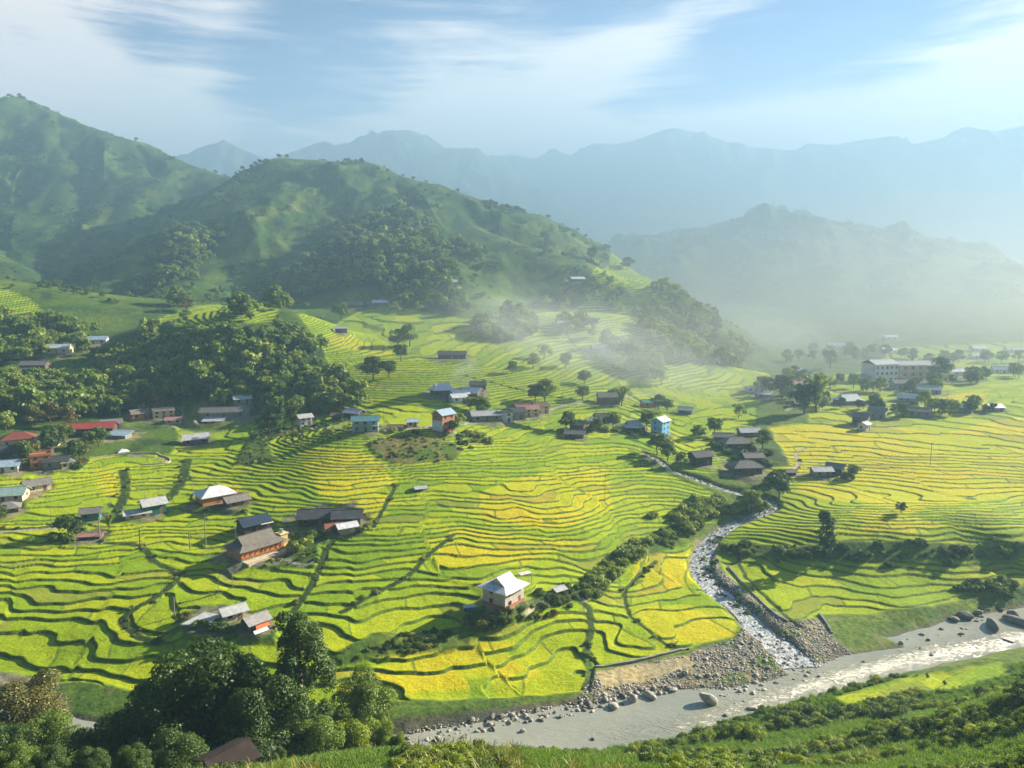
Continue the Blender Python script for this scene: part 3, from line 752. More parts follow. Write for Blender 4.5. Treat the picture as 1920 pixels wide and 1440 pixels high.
tex = gg.noise(pos, 1.7, 5, .7); tex2 = gg.noise(pos, .35, 4, .6)
ripe = gg.m('ADD', ripe, gg.m('MULTIPLY', gg.m('SUBTRACT', tex2, .5), .18))
cr = t.nodes.new('ShaderNodeValToRGB'); t.links.new(ripe, cr.inputs[0])
e = cr.color_ramp.elements
e[0].position = 0.0; e[0].color = (.22, .34, .008, 1); e[1].position = 1.0; e[1].color = (.66, .46, .016, 1)
for p_, c_ in ((.22, (.36, .44, .008, 1)), (.45, (.48, .49, .008, 1)), (.68, (.58, .50, .010, 1))):
    q = e.new(p_); q.color = c_
rice = gg.mix(gg.ramp(tex, .34, .68), gg.mix(1.0, cr.outputs[0], (.60, .68, .5), 'MULTIPLY'), cr.outputs[0])
rice = gg.mix(gg.m('MULTIPLY', gg.m('GREATER_THAN', hsh2, .93), .45), rice, (.20, .19, .045))
bankc = gg.mix(gg.ramp(gg.noise(pos, .5, 6, .75), .35, .66), (.06, .11, .013), (.16, .23, .024))
wid = gg.attr('wid')
rq = gg.m('DIVIDE', gg.m('SUBTRACT', fr, gg.m('SUBTRACT', 1.0, wid)), wid)
riser = gg.m('MULTIPLY', gg.ramp(rq, -.12, .12), gg.ramp(rq, .9, 1.0, inv=True))
bw = gg.m('MULTIPLY', gg.m('LESS_THAN', cfr, .035), gg.m('GREATER_THAN', hsh2, .25))
riser = gg.m('MAXIMUM', riser, gg.m('MULTIPLY', bw, .75))
padc = gg.mix(riser, rice, bankc)
gr1 = gg.noise(pos, .8, 6, .65); gr2 = gg.noise(pos, .06, 5, .6)
basev = gg.mix(gg.ramp(gr1, .3, .72), gg.mix(1.0, base, (.52, .58, .55), 'MULTIPLY'), gg.mix(1.0, base, (1.25, 1.2, 1.1), 'MULTIPLY'))
basev = gg.mix(gg.ramp(gr2, .35, .68), gg.mix(1.0, basev, (.72, .80, .85), 'MULTIPLY'), gg.mix(1.0, basev, (1.18, 1.1, .9), 'MULTIPLY'))
colr = gg.mix(pad, basev, padc)
bumph = gg.m('ADD', gg.m('MULTIPLY', tex, .6), gg.m('MULTIPLY', gg.noise(pos, .25, 5, .6), 2.0))
bsdf(t, gg, out, colr, .9, bumph, .55, .5, spec=.12)

# ---- ground sheet: rows across the valley, closer together where it is seen large
rows = []
Y = -20.0
while Y < 3300:
    rows.append(Y)
    rel = Y
    dy = rel * rel / (747 * 82) * .62 if rel > 60 else .35
    Y += min(max(.26, dy), max(rel * .0042, .3))
rows = np.array(rows)
tin = np.linspace(-.74, .74, 1300); tl = -.74 - np.geomspace(.003, .75, 60); tr = -tl
cols = np.concatenate([tl[::-1], tin, tr])
APEX = 40.0
gxx = (rows[:, None] + APEX) * cols[None, :]; gyy = np.broadcast_to(rows[:, None], gxx.shape)
nr, nc = gxx.shape
fx_, fy_ = gxx.ravel(), gyy.ravel().copy()
import time as _tm; _t0=_tm.time()
zz, F = ground_fields(fx_, fy_, (nr, nc)); print('ground', _tm.time()-_t0)
# slope for cover choice
Zg = zz.reshape(nr, nc)
H0g = F['h0'].reshape(nr, nc)
dzx = np.gradient(H0g, axis=1) / np.maximum(np.gradient(gxx, axis=1), 1e-3)
slope = np.abs(dzx) + np.abs(np.gradient(H0g, axis=0) / np.gradient(rows)[:, None])
slope = slope.ravel()
def mixc(a, b, m): return a * (1 - m[:, None]) + np.asarray(b)[None, :] * m[:, None]
nA = fbm(fx_ / 60, fy_ / 60, 4, 101); nB = fbm(fx_ / 18, fy_ / 18, 4, 102); nC = fbm(fx_ / 6, fy_ / 6, 3, 103)
cov_ = np.tile(np.array([.085, .150, .022]), (len(fx_), 1))
cov_ = mixc(cov_, (.14, .20, .03), sstep(.0, .5, nA + .4 * nB))
cov_ = mixc(cov_, (.045, .085, .020), sstep(.05, .45, nB - .3 * nA + .2 * nC))
hill = sstep(4, 30, F['over'])
cov_ = mixc(cov_, (.066, .125, .028), hill * .85)
cov_ = mixc(cov_, (.14, .195, .034), hill * sstep(.05, .45, nB + .6 * nA))
cov_ = mixc(cov_, (.045, .092, .026), hill * sstep(.1, .4, -nB + .5 * nC))
cov_ = mixc(cov_, (.22, .17, .085), hill * sstep(.38, .62, nB - .2 * nA + .3 * nC) * .7)
cov_ = mixc(cov_, (.03, .055, .018), F['forest'] * .9)
cov_ = mixc(cov_, (.17, .15, .055), F['crop'] * sstep(-.3, .3, nC + nB))
cov_ = mixc(cov_, (.05, .09, .02), F['knoll'])
near = sstep(135, 105, fy_)
cov_ = mixc(cov_, (.11, .13, .035), near * sstep(-.1, .4, nB) * .8)
cov_ = mixc(cov_, (.050, .085, .022), sstep(.4, 1, F['lane']) * (fy_ < 420))
flatbank = sstep(3.4, 1.8, F['h0']) * sstep(135, 145, fy_) * (1 - F['gravel'])
cov_ = mixc(cov_, (.135, .205, .03), flatbank * sstep(-.25, .1, nB))
cov_ = mixc(cov_, (.20, .18, .09), flatbank * sstep(.25, .5, nC) * .6)
gcol = np.array([.30, .27, .215])
cov_ = mixc(cov_, gcol, F['gravel'] * sstep(-.35, -.05, nC + .4 * nB))
cov_ = mixc(cov_, (.17, .15, .11), F['gravel'] * sstep(.0, .4, nC))
cov_ = mixc(cov_, (.46, .38, .24), F['sand'])
cov_ = mixc(cov_, (.085, .08, .068), sstep(-1, 1, sdist(BLACKROCK, fx_, fy_)) * .85)
cov_ = mixc(cov_, (.40, .37, .30), F['path'])
rv = sstep(-1.6, .6, F['river'])
cov_ = mixc(cov_, (.16, .145, .11), rv)
cov_ = mixc(cov_, (.20, .185, .15), sstep(1.5, .3, F['streamd']))
for hx_, hy_, hr_, hz_ in FLAT:
    s = (np.abs(fx_ - hx_) < hr_ * 2.4) & (np.abs(fy_ - hy_) < hr_ * 2.4)
    if s.any():
        w_ = sstep(hr_ * 1.7, hr_ * 1.05, np.hypot(fx_[s] - hx_, fy_[s] - hy_) + 2.0 * nC[s] * hr_ * .5); q_ = cov_[s]; cov_[s] = mixc(mixc(q_, (.27, .235, .165), w_ * .8), (.10, .15, .03), w_ * sstep(.0, .3, nB[s] + nC[s])); p_ = F['pad'][s]; F['pad'][s] = p_ * (1 - w_)
ii = np.arange(nr * nc).reshape(nr, nc)
quads = np.stack([ii[:-1, :-1], ii[:-1, 1:], ii[1:, 1:], ii[1:, :-1]], -1).reshape(-1, 4)
me = new_mesh('ground', np.stack([fx_, fy_, zz], 1), quads, True)
for k in ('pad', 'lev', 'u', 'gold', 'wid'): fattr(me, k, F[k])
cattr(me, 'cover', cov_)
me.materials.append(gm)
ground = link(bpy.data.objects.new('ground', me)); tag(ground, 'terraced valley floor and green hillsides', kind='structure')
del quads, ii

# ---- water of the river
wm, t, gg, out = mat('muddy_water')
pos = t.nodes.new('ShaderNodeNewGeometry').outputs['Position']
mp = t.nodes.new('ShaderNodeMapping'); mp.inputs['Rotation'].default_value = (0, 0, R(-14)); mp.inputs['Scale'].default_value = (.42, 1, 1); t.links.new(pos, mp.inputs[0])
turb = gg.attr('rough')
w1 = gg.noise(mp.outputs[0], .9, 7, .66, 1.4); w2 = gg.noise(mp.outputs[0], 3.2, 4, .6, .6)
foam = gg.ramp(gg.m('ADD', gg.m('MULTIPLY', turb, .26), gg.m('ADD', gg.m('MULTIPLY', w1, .75), gg.m('MULTIPLY', w2, .40))), .70, .96)
wc = gg.mix(gg.ramp(gg.noise(pos, .05, 3, .5), .35, .65), (.25, .265, .215), (.31, .315, .245))
wc = gg.mix(foam, wc, (.80, .75, .58))
h = gg.m('ADD', gg.m('MULTIPLY', w1, gg.m('ADD', .5, gg.m('MULTIPLY', turb, 2.6))), gg.m('MULTIPLY', w2, gg.m('ADD', .06, gg.m('MULTIPLY', turb, .7))))
bsdf(t, gg, out, wc, gg.m('ADD', .09, gg.m('MULTIPLY', foam, .45)), h, .55, .45, spec=.5)
lo = RIVER.min(0) - 4; hi = RIVER.max(0) + 4
xs = np.concatenate([np.linspace(max(lo[0], -260), 260, 700)]); ys = np.linspace(125, 240, 330)
WX, WY = np.meshgrid(xs, ys)
rd = sdist(RIVER, WX.ravel(), WY.ravel())
rap = np.zeros(rd.shape)
RAPID = [plan_at_z(p) for p in ([(1300,1330),(1500,1260),(1700,1210),(1930,1170),(2300,1110),(2300,1200),(1920,1222),(1700,1268),(1500,1325),(1350,1375),(1150,1400),(1100,1370)], [(640,1370),(800,1376),(960,1395),(960,1420),(640,1420)])]
for p in RAPID: rap = np.maximum(rap, sstep(-2, 8, sdist(p, WX.ravel(), WY.ravel())))
rap = np.clip(rap * (.62 + .38 * sstep(-10, 60, WX.ravel())), 0, 1)
WZ = .05 * fbm(WX.ravel() / 2.4, WY.ravel() / 1.4, 3, 111) * (.2 + 2.2 * rap)
keep = (rd > -7).reshape(WX.shape)
wi = np.arange(WX.size).reshape(WX.shape)
q = np.stack([wi[:-1, :-1], wi[:-1, 1:], wi[1:, 1:], wi[1:, :-1]], -1).reshape(-1, 4)
kq = (keep[:-1, :-1] & keep[1:, 1:] & keep[:-1, 1:] & keep[1:, :-1]).ravel()
q = q[kq]; used, inv = np.unique(q, return_inverse=True)
me = new_mesh('river_water', np.stack([WX.ravel(), WY.ravel(), WZ], 1)[used], inv.reshape(q.shape), True)
fattr(me, 'rough', rap[used]); me.materials.append(wm)
tag(link(bpy.data.objects.new('river_water', me)), 'muddy pale brown river', kind='structure')
# ---- water of the side stream
d = np.gradient(STREAM[:, :2], axis=0); nrm = np.stack([-d[:, 1], d[:, 0]], 1) / (np.hypot(d[:, 0], d[:, 1])[:, None] + 1e-9)
M_ = 14; sv = []
STR = resample(np.concatenate([STREAM, _sz[:, None]], 1), 5)
d = np.gradient(STR[:, :2], axis=0); nrm = np.stack([-d[:, 1], d[:, 0]], 1) / (np.hypot(d[:, 0], d[:, 1])[:, None] + 1e-9)
off = np.linspace(-.8, .8, M_)
P = STR[:, None, :2] + nrm[:, None, :] * (off[None, :, None] * STR[:, 2][:, None, None])
Zs = STR[:, 3][:, None] + .16 * fbm(P[..., 0] / 1.3, P[..., 1] / 1.3, 3, 113) + 0 * off[None, :]
si = np.arange(Zs.size).reshape(Zs.shape)
q = np.stack([si[:-1, :-1], si[:-1, 1:], si[1:, 1:], si[1:, :-1]], -1).reshape(-1, 4)
me = new_mesh('stream_water', np.concatenate([P.reshape(-1, 2), Zs.reshape(-1, 1)], 1), q, True)
sm, t, gg, out = mat('stream_rapids')
pos = t.nodes.new('ShaderNodeNewGeometry').outputs['Position']
w1 = gg.noise(pos, .75, 5, .6, 1.6)
wc = gg.mix(gg.ramp(w1, .42, .62), (.22, .25, .24), (.66, .67, .65))
bsdf(t, gg, out, wc, .15, w1, .6, .35, spec=.5)
me.materials.append(sm)
tag(link(bpy.data.objects.new('stream_water', me)), 'shallow rippling side stream', kind='structure')
# ================================================================== building materials
def simple_mat(name, col, rough=.7, ribs=None, nscale=1.2, var=.25, bump=.2, metal=0., stain=(.25, .22, .18), st=.35):
    m, t, gg, out = mat(name)
    tcn = t.nodes.new('ShaderNodeTexCoord').outputs['Object']
    oi = t.nodes.new('ShaderNodeObjectInfo').outputs['Random']
    n = gg.noise(tcn, nscale, 5, .65); n2 = gg.noise(tcn, .35, 4, .6)
    c = gg.mix(gg.ramp(n, .3, .7), gg.mix(1.0, col, (1 - var,) * 3, 'MULTIPLY'), gg.mix(1.0, col, (1 + var * .5,) * 3, 'MULTIPLY'))
    c = gg.mix(gg.m('MULTIPLY', gg.ramp(n2, .5, .75), st), c, stain)
    h = n
    if ribs:
        w = t.nodes.new('ShaderNodeTexWave'); w.wave_type = 'BANDS'; w.bands_direction = 'X'; w.wave_profile = 'SIN'
        w.inputs['Scale'].default_value = ribs; t.links.new(tcn, w.inputs[0])
        c = gg.mix(gg.m('MULTIPLY', w.outputs['Fac'], .22), c, gg.mix(1.0, c, (.45, .45, .47), 'MULTIPLY'))
        h = gg.m('ADD', gg.m('MULTIPLY', w.outputs['Fac'], 1.0), gg.m('MULTIPLY', n, .3))
    bsdf(t, gg, out, c, rough, h, bump, .06, metal=metal, spec=.35); return m
def c3(c): return (*c, 1)
MATS = {k: simple_mat('roof_' + k, c3(c), r_, ribs=rb, st=s_) for k, c, r_, rb, s_ in (
 ('white', (.66, .68, .70), .45, 2.2, .12), ('palegrey', (.46, .48, .48), .6, 2.2, .35), ('fibro', (.20, .19, .17), .85, 2.6, .5), ('slate', (.065, .070, .078), .75, 2.6, .3),
 ('greytile', (.17, .155, .13), .8, 3.2, .4), ('navy', (.025, .045, .075), .55, 2.2, .1), ('rust', (.28, .11, .06), .8, 2.2, .4), ('redroof', (.22, .055, .04), .75, 3.0, .3),
 ('redtin', (.42, .07, .05), .55, 2.2, .15), ('pinktin', (.42, .22, .19), .7, 2.2, .3), ('palegreen', (.30, .44, .38), .5, 2.2, .25), ('paleblue', (.36, .47, .56), .5, 2.2, .2),
 ('brownroof', (.16, .11, .08), .85, 2.6, .4), ('tealroof', (.12, .27, .29), .5, 2.2, .2), ('greenroof', (.06, .26, .17), .5, 2.2, .2), ('bareboard', (.34, .33, .32), .85, 1.6, .4),
 ('darkbrown', (.030, .018, .015), .8, 2.6, .2))}
MATS.update({k: simple_mat('wall_' + k, c3(c), .85, st=s_, nscale=ns_) for k, c, s_, ns_ in (
 ('pinkplaster', (.56, .47, .43), .3, .8), ('orange', (.52, .20, .055), .15, 2.0), ('darkwood', (.055, .042, .035), .3, 2.0), ('cream', (.58, .48, .32), .3, .8),
 ('brown', (.13, .095, .065), .3, 1.5), ('green', (.02, .13, .10), .15, .8), ('teal', (.03, .20, .19), .15, .8), ('white', (.66, .66, .63), .25, .8), ('concrete', (.26, .25, .23), .4, .8),
 ('brickwall', (.42, .17, .09), .3, 1.5), ('teallight', (.30, .44, .40), .25, .8), ('skyblue', (.16, .46, .74), .1, .8), ('ochre', (.40, .30, .14), .3, .8), ('yellow', (.62, .50, .22), .2, .8))})
MATS['brick'] = MATS['brickwall']
MATS['glass'] = simple_mat('window_glass', (.02, .03, .04, 1), .15, st=0)
MATS['trim'] = simple_mat('trim_wood', (.20, .12, .07, 1), .7)
MATS['tarp_blue'] = simple_mat('blue_tarpaulin', (.03, .16, .50, 1), .5)
MATS['tarp_orange'] = simple_mat('orange_tarpaulin', (.70, .13, .03, 1), .6)
MATS['steel'] = simple_mat('steel_tank', (.55, .56, .56, 1), .3, metal=.7)

class MB:
    def __init__(s): s.v = []; s.f = []
    def poly(s, pts):
        b = len(s.v); s.v += [tuple(p) for p in pts]; s.f.append(tuple(range(b, b + len(pts))))
    def box(s, x0, x1, y0, y1, z0, z1):
        b = len(s.v)
        s.v += [(x, y, z) for z in (z0, z1) for x, y in ((x0, y0), (x1, y0), (x1, y1), (x0, y1))]
        s.f += [tuple(b + i for i in q) for q in ((3, 2, 1, 0), (4, 5, 6, 7), (0, 1, 5, 4), (1, 2, 6, 5), (2, 3, 7, 6), (3, 0, 4, 7))]
    def slab(s, pts, th):
        """a roof plane with thickness straight down"""
        n = len(pts); b = len(s.v)
        s.v += [tuple(p) for p in pts] + [(p[0], p[1], p[2] - th) for p in pts]
        s.f.append(tuple(range(b, b + n))); s.f.append(tuple(range(b + 2 * n - 1, b + n - 1, -1)))
        for i in range(n):
            j = (i + 1) % n; s.f.append((b + i, b + n + i, b + n + j, b + j))
    def tube(s, pts, rad, k=6):
        b0 = len(s.v); pts = [Vector(p) for p in pts]
        for i, p in enumerate(pts):
            d = (pts[min(i + 1, len(pts) - 1)] - pts[max(i - 1, 0)]).normalized()
            a = d.orthogonal().normalized(); c = d.cross(a); r = rad[i] if hasattr(rad, '__len__') else rad
            for j in range(k):
                an = 2 * math.pi * j / k; s.v.append(tuple(p + (a * math.cos(an) + c * math.sin(an)) * r))
        for i in range(len(pts) - 1):
            for j in range(k):
                s.f.append((b0 + i * k + j, b0 + i * k + (j + 1) % k, b0 + (i + 1) * k + (j + 1) % k, b0 + (i + 1) * k + j))
        s.f.append(tuple(b0 + j for j in reversed(range(k)))); s.f.append(tuple(b0 + (len(pts) - 1) * k + j for j in range(k)))
    def mesh(s, name):
        me = bpy.data.meshes.new(name); me.from_pydata(s.v, [], s.f); me.update(); return me
    def build(s, name, m, parent=None):
        me = s.mesh(name); me.materials.append(m)
        return link(bpy.data.objects.new(name, me), parent)

def empty(name, loc, rz=0.):
    o = bpy.data.objects.new(name, None); o.location = loc; o.rotation_euler = (0, 0, rz); o.empty_display_size = .5
    return link(o)
def make_roof(parent, typ, L_, W_, h, m, rise=None, ov=.6):
    r = MB(); a = L_ / 2 + ov; b = W_ / 2 + ov; rise = rise or W_ * .30; e = h - .10
    th = .14
    if typ == 'flat':
        r.box(-L_ / 2 - .25, L_ / 2 + .25, -W_ / 2 - .25, W_ / 2 + .25, h, h + .22)
        for s_ in (-1, 1):
            r.box(-L_ / 2, L_ / 2, s_ * W_ / 2 - .1, s_ * W_ / 2 + .1, h + .22, h + .8); r.box(s_ * L_ / 2 - .1, s_ * L_ / 2 + .1, -W_ / 2 + .1, W_ / 2 - .1, h + .22, h + .8)
    elif typ == 'shed':
        r.slab([(-a, -b, e), (a, -b, e), (a, b, e + rise), (-a, b, e + rise)], th)
    elif typ == 'gable':
        t_ = e + rise
        r.slab([(-a, -b, e), (a, -b, e), (a, 0, t_), (-a, 0, t_)], th); r.slab([(a, b, e), (-a, b, e), (-a, 0.003, t_), (a, 0.003, t_)], th)
        r.box(-a - .02, a + .02, -.14, .14, t_ - .02, t_ + .07)
    elif typ == 'hip':
        t_ = e + rise * 1.05; q = max(L_ / 2 - W_ / 2 * .9, .25)
        r.slab([(-a, -b, e), (a, -b, e), (q, 0, t_), (-q, 0, t_)], th); r.slab([(a, b, e), (-a, b, e), (-q, 0, t_), (q, 0, t_)], th)
        r.slab([(a, -b, e), (a, b, e), (q, 0, t_)], th); r.slab([(-a, b, e), (-a, -b, e), (-q, 0, t_)], th)
        r.box(-q - .1, q + .1, -.12, .12, t_ - .03, t_ + .08)
    elif typ == 'irimoya':                     # hipped skirt with a small gable at the top and gently swept eaves
        a += .35; b += .35; t_ = e + rise * 1.25; zm = e + rise * .46; q = L_ / 2 - W_ * .20; bm_ = b * .52; u = .28
        z0 = e - .12; cr = .22
        def side(sy):
            r.slab([(-a, sy * b, z0 + cr), (-q, sy * b, z0), (q, sy * b, z0), (a, sy * b, z0 + cr), (q + u, sy * bm_, zm), (-q - u, sy * bm_, zm)][::1 if sy < 0 else -1], th)
            r.slab([(-q - u, sy * bm_, zm), (q + u, sy * bm_, zm), (q + u, 0, t_), (-q - u, 0, t_)][::1 if sy < 0 else -1], th)
        side(-1); side(1)
        for sx in (-1, 1):
            r.slab([(sx * a, -b, z0 + cr), (sx * a, b, z0 + cr), (sx * (q + u), bm_, zm), (sx * (q + u), -bm_, zm)][::1 if sx > 0 else -1], th)
            r.poly([(sx * q, -bm_, zm - .1), (sx * q, bm_, zm - .1), (sx * q, 0, t_ - .15)][::1 if sx > 0 else -1])
        r.box(-q - u - .05, q + u + .05, -.13, .13, t_ - .03, t_ + .10)
    return r.build('roof', m, parent), rise
def make_window(parent, x, y, z, w, hh, ax, sgn):
    f = MB(); p = MB(); t_ = .06
    if ax == 'y':
        y0, y1 = sorted((y, y + sgn * .07))
        for a, b, c, d in ((x - w / 2 - t_, x + w / 2 + t_, z + hh, z + hh + t_), (x - w / 2 - t_, x + w / 2 + t_, z - t_, z), (x - w / 2 - t_, x - w / 2, z, z + hh), (x + w / 2, x + w / 2 + t_, z, z + hh)):
            f.box(a, b, y0, y1, c, d)
        y0, y1 = sorted((y - sgn * .02, y + sgn * .03)); p.box(x - w / 2, x + w / 2, y0, y1, z, z + hh)
    else:
        x0, x1 = sorted((x, x + sgn * .07))
        for a, b, c, d in ((y - w / 2 - t_, y + w / 2 + t_, z + hh, z + hh + t_), (y - w / 2 - t_, y + w / 2 + t_, z - t_, z), (y - w / 2 - t_, y - w / 2, z, z + hh), (y + w / 2, y + w / 2 + t_, z, z + hh)):
            f.box(x0, x1, a, b, c, d)
        x0, x1 = sorted((x - sgn * .02, x + sgn * .03)); p.box(x0, x1, y - w / 2, y + w / 2, z, z + hh)
    fo = f.build('window', MATS['trim'], parent); p.build('pane', MATS['glass'], fo)
def make_house(i, spec):
    label, px, py, L_, W_, h, turn, rt, rm, wm_, st = spec
    full = i in (1, 2) or 'tarpaulin' in label or 'bare brick' in label or 'sky blue' in label
    if full: L_, W_, h = L_ / .83, W_ / .83, h / .88
    x, y, z = HPOS[i]
    near = y < 330
    nm = 'barn' if ('barn' in label.split(' with')[0] or 'shed' in label.split(' with')[0]) else 'hut' if 'hut' in label else 'farmhouse'
    if 'shelter' in label: nm = 'field_shelter'
    if 'shrine' in label: nm = 'shrine'
    root = empty(nm, (x, y, z), R(turn)); root.scale = (.83, .83, .88) if full else (1, 1, 1); tag(root, label, {'farmhouse': 'house', 'field_shelter': 'shelter'}.get(nm, nm), 'houses of the valley')
    wallm = MATS['white'] if wm_ == 'white' else MATS['brickwall'] if wm_ in ('brick', 'brickwhite') else MATS['darkwood'] if wm_ == 'posts' else bpy.data.materials['wall_' + wm_]
    if wm_ == 'white': wallm = bpy.data.materials['wall_white']
    roofm = bpy.data.materials.get('roof_' + rm) or bpy.data.materials.get('wall_' + rm) or MATS['brickwall']
    w = MB(); a, b = L_ / 2, W_ / 2; base = -1.2
    if wm_ == 'posts':
        for sx in (-1, 1):
            for sy in (-1, 1):
                pm = MB(); pm.tube([(sx * a, sy * b, base), (sx * a, sy * b, h)], .09); pm.build('post', wallm, root)
        dk = MB(); dk.box(-a, a, -b, b, .3, .42); dk.build('deck', wallm, root)
    else:
        w.box(-a, a, -b, b, base, h)
    ro, rise = make_roof(root, rt, L_, W_, h, roofm, ov=.75 if near else .5)
    if rt == 'gable' and wm_ != 'posts':        # gable triangles
        for sx in (-1, 1):
            pts = [(sx * a, -b, h), (sx * a, b, h), (sx * a, 0, h + rise - .28)]
            w.poly(pts if sx > 0 else pts[::-1]); 
    if rt == 'shed': w.box(-a, a, b - .2, b, h, h + rise - .25)
    if w.f: w.build('wall', wallm, root)
    if wm_ in ('posts',) or nm == 'shrine': return root
    # openings: front is the long side that looks down the valley (-y)
    lv = max(1, st); sh = h / lv
    rnd = random.Random(i)
    far = y > 520
    for s_ in range(lv):
        n = 3 if L_ > 9 else 2
        if far: n = 2
        for k in range(n):
            xx = -a + L_ * (k + .5) / n
            if s_ == 0 and k == n // 2 and h > 1.9:
                d = MB(); d.box(xx - .5, xx + .5, -b - .04, -b + .02, 0.02, 2.0); d.build('door', MATS['trim'], root); continue
            if sh > 1.6: make_window(root, xx, -b, s_ * sh + min(.95, sh * .4), .95, min(1.05, sh * .4), 'y', -1)
        if sh > 1.8 and not far:
            for sx in (-1, 1):
                make_window(root, sx * a, W_ * .12, s_ * sh + .95, .9, .95, 'x', sx)
    return root
ROOTS = []
for i, sp in enumerate(HOUSES): ROOTS.append(make_house(i, sp))


# ---- extras on the closest houses
rt = ROOTS[0]                                   # white house: brick plinth
m = MB(); m.box(-3.8, 3.8, -3.55, 3.55, -1.4, .8); m.build('plinth', MATS['brickwall'], rt)
rt = ROOTS[1]                                   # orange timber house: pale masonry ground floor, posts, terrace, balcony, water tower
L_, W_ = 15.5, 9.0
m = MB(); m.box(-7.9, 7.9, -4.65, 4.65, -1.6, .95); m.build('plinth', MATS['concrete'], rt)
m = MB(); m.box(-7.6, 9.5, -8.6, -4.66, -1.6, .15); m.build('terrace', bpy.data.materials['wall_cream'], rt)
for k in range(9):
    m = MB(); xx = -7.5 + k * 1.875; m.box(xx - .11, xx + .11, -5.0, -4.78, .95, 3.2); m.build('post', bpy.data.materials['wall_orange'], rt)
m = MB(); m.box(-7.7, 7.7, -5.05, -4.95, 1.35, 1.45); m.box(-7.7, 7.7, -5.05, -4.95, 1.0, 1.07); m.box(-7.7, 7.7, -5.05, -4.95, 2.95, 3.15)
for k in range(40): m.box(-7.6 + k * .385, -7.53 + k * .385, -5.03, -4.98, 1.07, 1.35)
m.build('balustrade', bpy.data.materials['wall_orange'], rt)
m = MB(); m.box(-7.6, 9.5, -8.6, -8.5, .75, .85)
for k in range(18): m.box(-7.6 + k * 1.0, -7.48 + k * 1.0, -8.6, -8.5, .15, .75)
m.build('railing', bpy.data.materials['wall_cream'], rt)
tx, ty = 9.6, -1.2
m = MB(); m.box(tx - 1.3, tx + 1.3, ty - 1.3, ty + 1.3, -1.5, 4.3); m.box(tx - 1.7, tx + 1.7, ty - 1.7, ty + 1.7, 4.3, 4.5); m.box(tx - 1.6, tx + 1.6, ty - 1.6, ty + 1.6, 1.9, 2.08); tw = m.build('stair_tower', bpy.data.materials['wall_yellow'], rt)
m = MB(); m.tube([(tx - .3, ty, 4.52), (tx - .3, ty, 5.9)], .62, 14); m.build('water_tank', MATS['steel'], rt)
rt = ROOTS[2]; m = MB(); m.slab([(1.0, -4.6, 2.75), (5.6, -4.6, 2.75), (5.6, -1.4, 3.7), (1.0, -1.4, 3.7)], .1); m.build('lean_to_roof', MATS['white'], rt)
m = MB(); m.box(-5.5, 5.5, -5.6, -4.7, -.9, .35); m.build('terrace', MATS['concrete'], rt)
i0 = [k for k, h in enumerate(HOUSES) if 'orange tarpaulin' in h[0]][0]; rt = ROOTS[i0]
m = MB(); m.slab([(-1.6, -3.3, .9), (2.6, -3.3, .9), (2.4, -2.55, 2.1), (-1.4, -2.55, 2.2)], .05); m.build('tarpaulin', MATS['tarp_orange'], rt)
m = MB(); m.slab([(-2.6, -4.3, .25), (1.6, -4.3, .25), (1.6, -3.35, .85), (-2.6, -3.35, .85)], .05); m.build('sheet', MATS['white'], rt)
i0 = [k for k, h in enumerate(HOUSES) if 'bare brick wall' in h[0]][0]; rt = ROOTS[i0]
m = MB(); m.box(-4.05, -4.005, -3.5, 3.5, .6, 5.2); m.build('painted_wall', bpy.data.materials['wall_white'], rt)
i0 = [k for k, h in enumerate(HOUSES) if 'sky blue' in h[0]][0]; rt = ROOTS[i0]
for s_ in range(3):
    m = MB(); m.box(-4.9, -4.02, -3.2, 3.2, s_ * 2.45 - .08, s_ * 2.45 + .08); m.box(-4.9, -4.84, -3.2, 3.2, s_ * 2.45 + .7, s_ * 2.45 + .78)
    for k in range(5): m.box(-4.9, -4.84, -3.2 + k * 1.57, -3.08 + k * 1.57, s_ * 2.45 + .08, s_ * 2.45 + .7)
    m.build('balcony', bpy.data.materials['wall_white'], rt)
for key in ('pale green balconies', 'open balconies'):
    i0 = [k for k, h in enumerate(HOUSES) if key in h[0]][0]; rt = ROOTS[i0]; L_, W_ = HOUSES[i0][3:5]
    m = MB(); m.box(-L_ / 2, L_ / 2, -W_ / 2 - 1.2, -W_ / 2 - .01, 2.45, 2.6); m.box(-L_ / 2, L_ / 2, -W_ / 2 - 1.2, -W_ / 2 - 1.12, 3.3, 3.4)
    for k in range(8): m.box(-L_ / 2 + k * L_ / 7.4, -L_ / 2 + k * L_ / 7.4 + .12, -W_ / 2 - 1.2, -W_ / 2 - 1.1, 2.6, 3.3)
    for k in range(4): m.box(-L_ / 2 + k * (L_ - .2) / 3, -L_ / 2 + k * (L_ - .2) / 3 + .2, -W_ / 2 - 1.19, -W_ / 2 - 1.0, -1, 2.45)
    m.build('balcony', MATS['trim'] if key[0] == 'o' else bpy.data.materials['wall_teallight'], rt)

# ---- the school
x, y, z = float(SCH[0][0]), float(SCH[1][0]), SCHZ[0]
rt = empty('school_block', (x, y, z), R(14)); tag(rt, 'white three storey school block with rows of small windows', 'building')
L_, W_, h = 17, 13, 11.5
m = MB(); m.box(-L_ / 2, L_ / 2, -W_ / 2, W_ / 2, -1.5, h); m.build('wall', bpy.data.materials['wall_white'], rt); make_roof(rt, 'gable', L_, W_, h, MATS['palegrey'], rise=2.6, ov=.4)
for s_ in range(3):
    for k in range(5): make_window(rt, -L_ / 2 + L_ * (k + .5) / 5, -W_ / 2, s_ * 3.7 + 1.2, 1.5, 1.6, 'y', -1)
x, y, z = float(SCH[0][1]), float(SCH[1][1]), SCHZ[1]
rt = empty('school_wing', (x, y + 8, z), R(4)); tag(rt, 'long yellow school wing with open galleries behind the white block', 'building')
L_, W_, h = 44, 10, 8.6
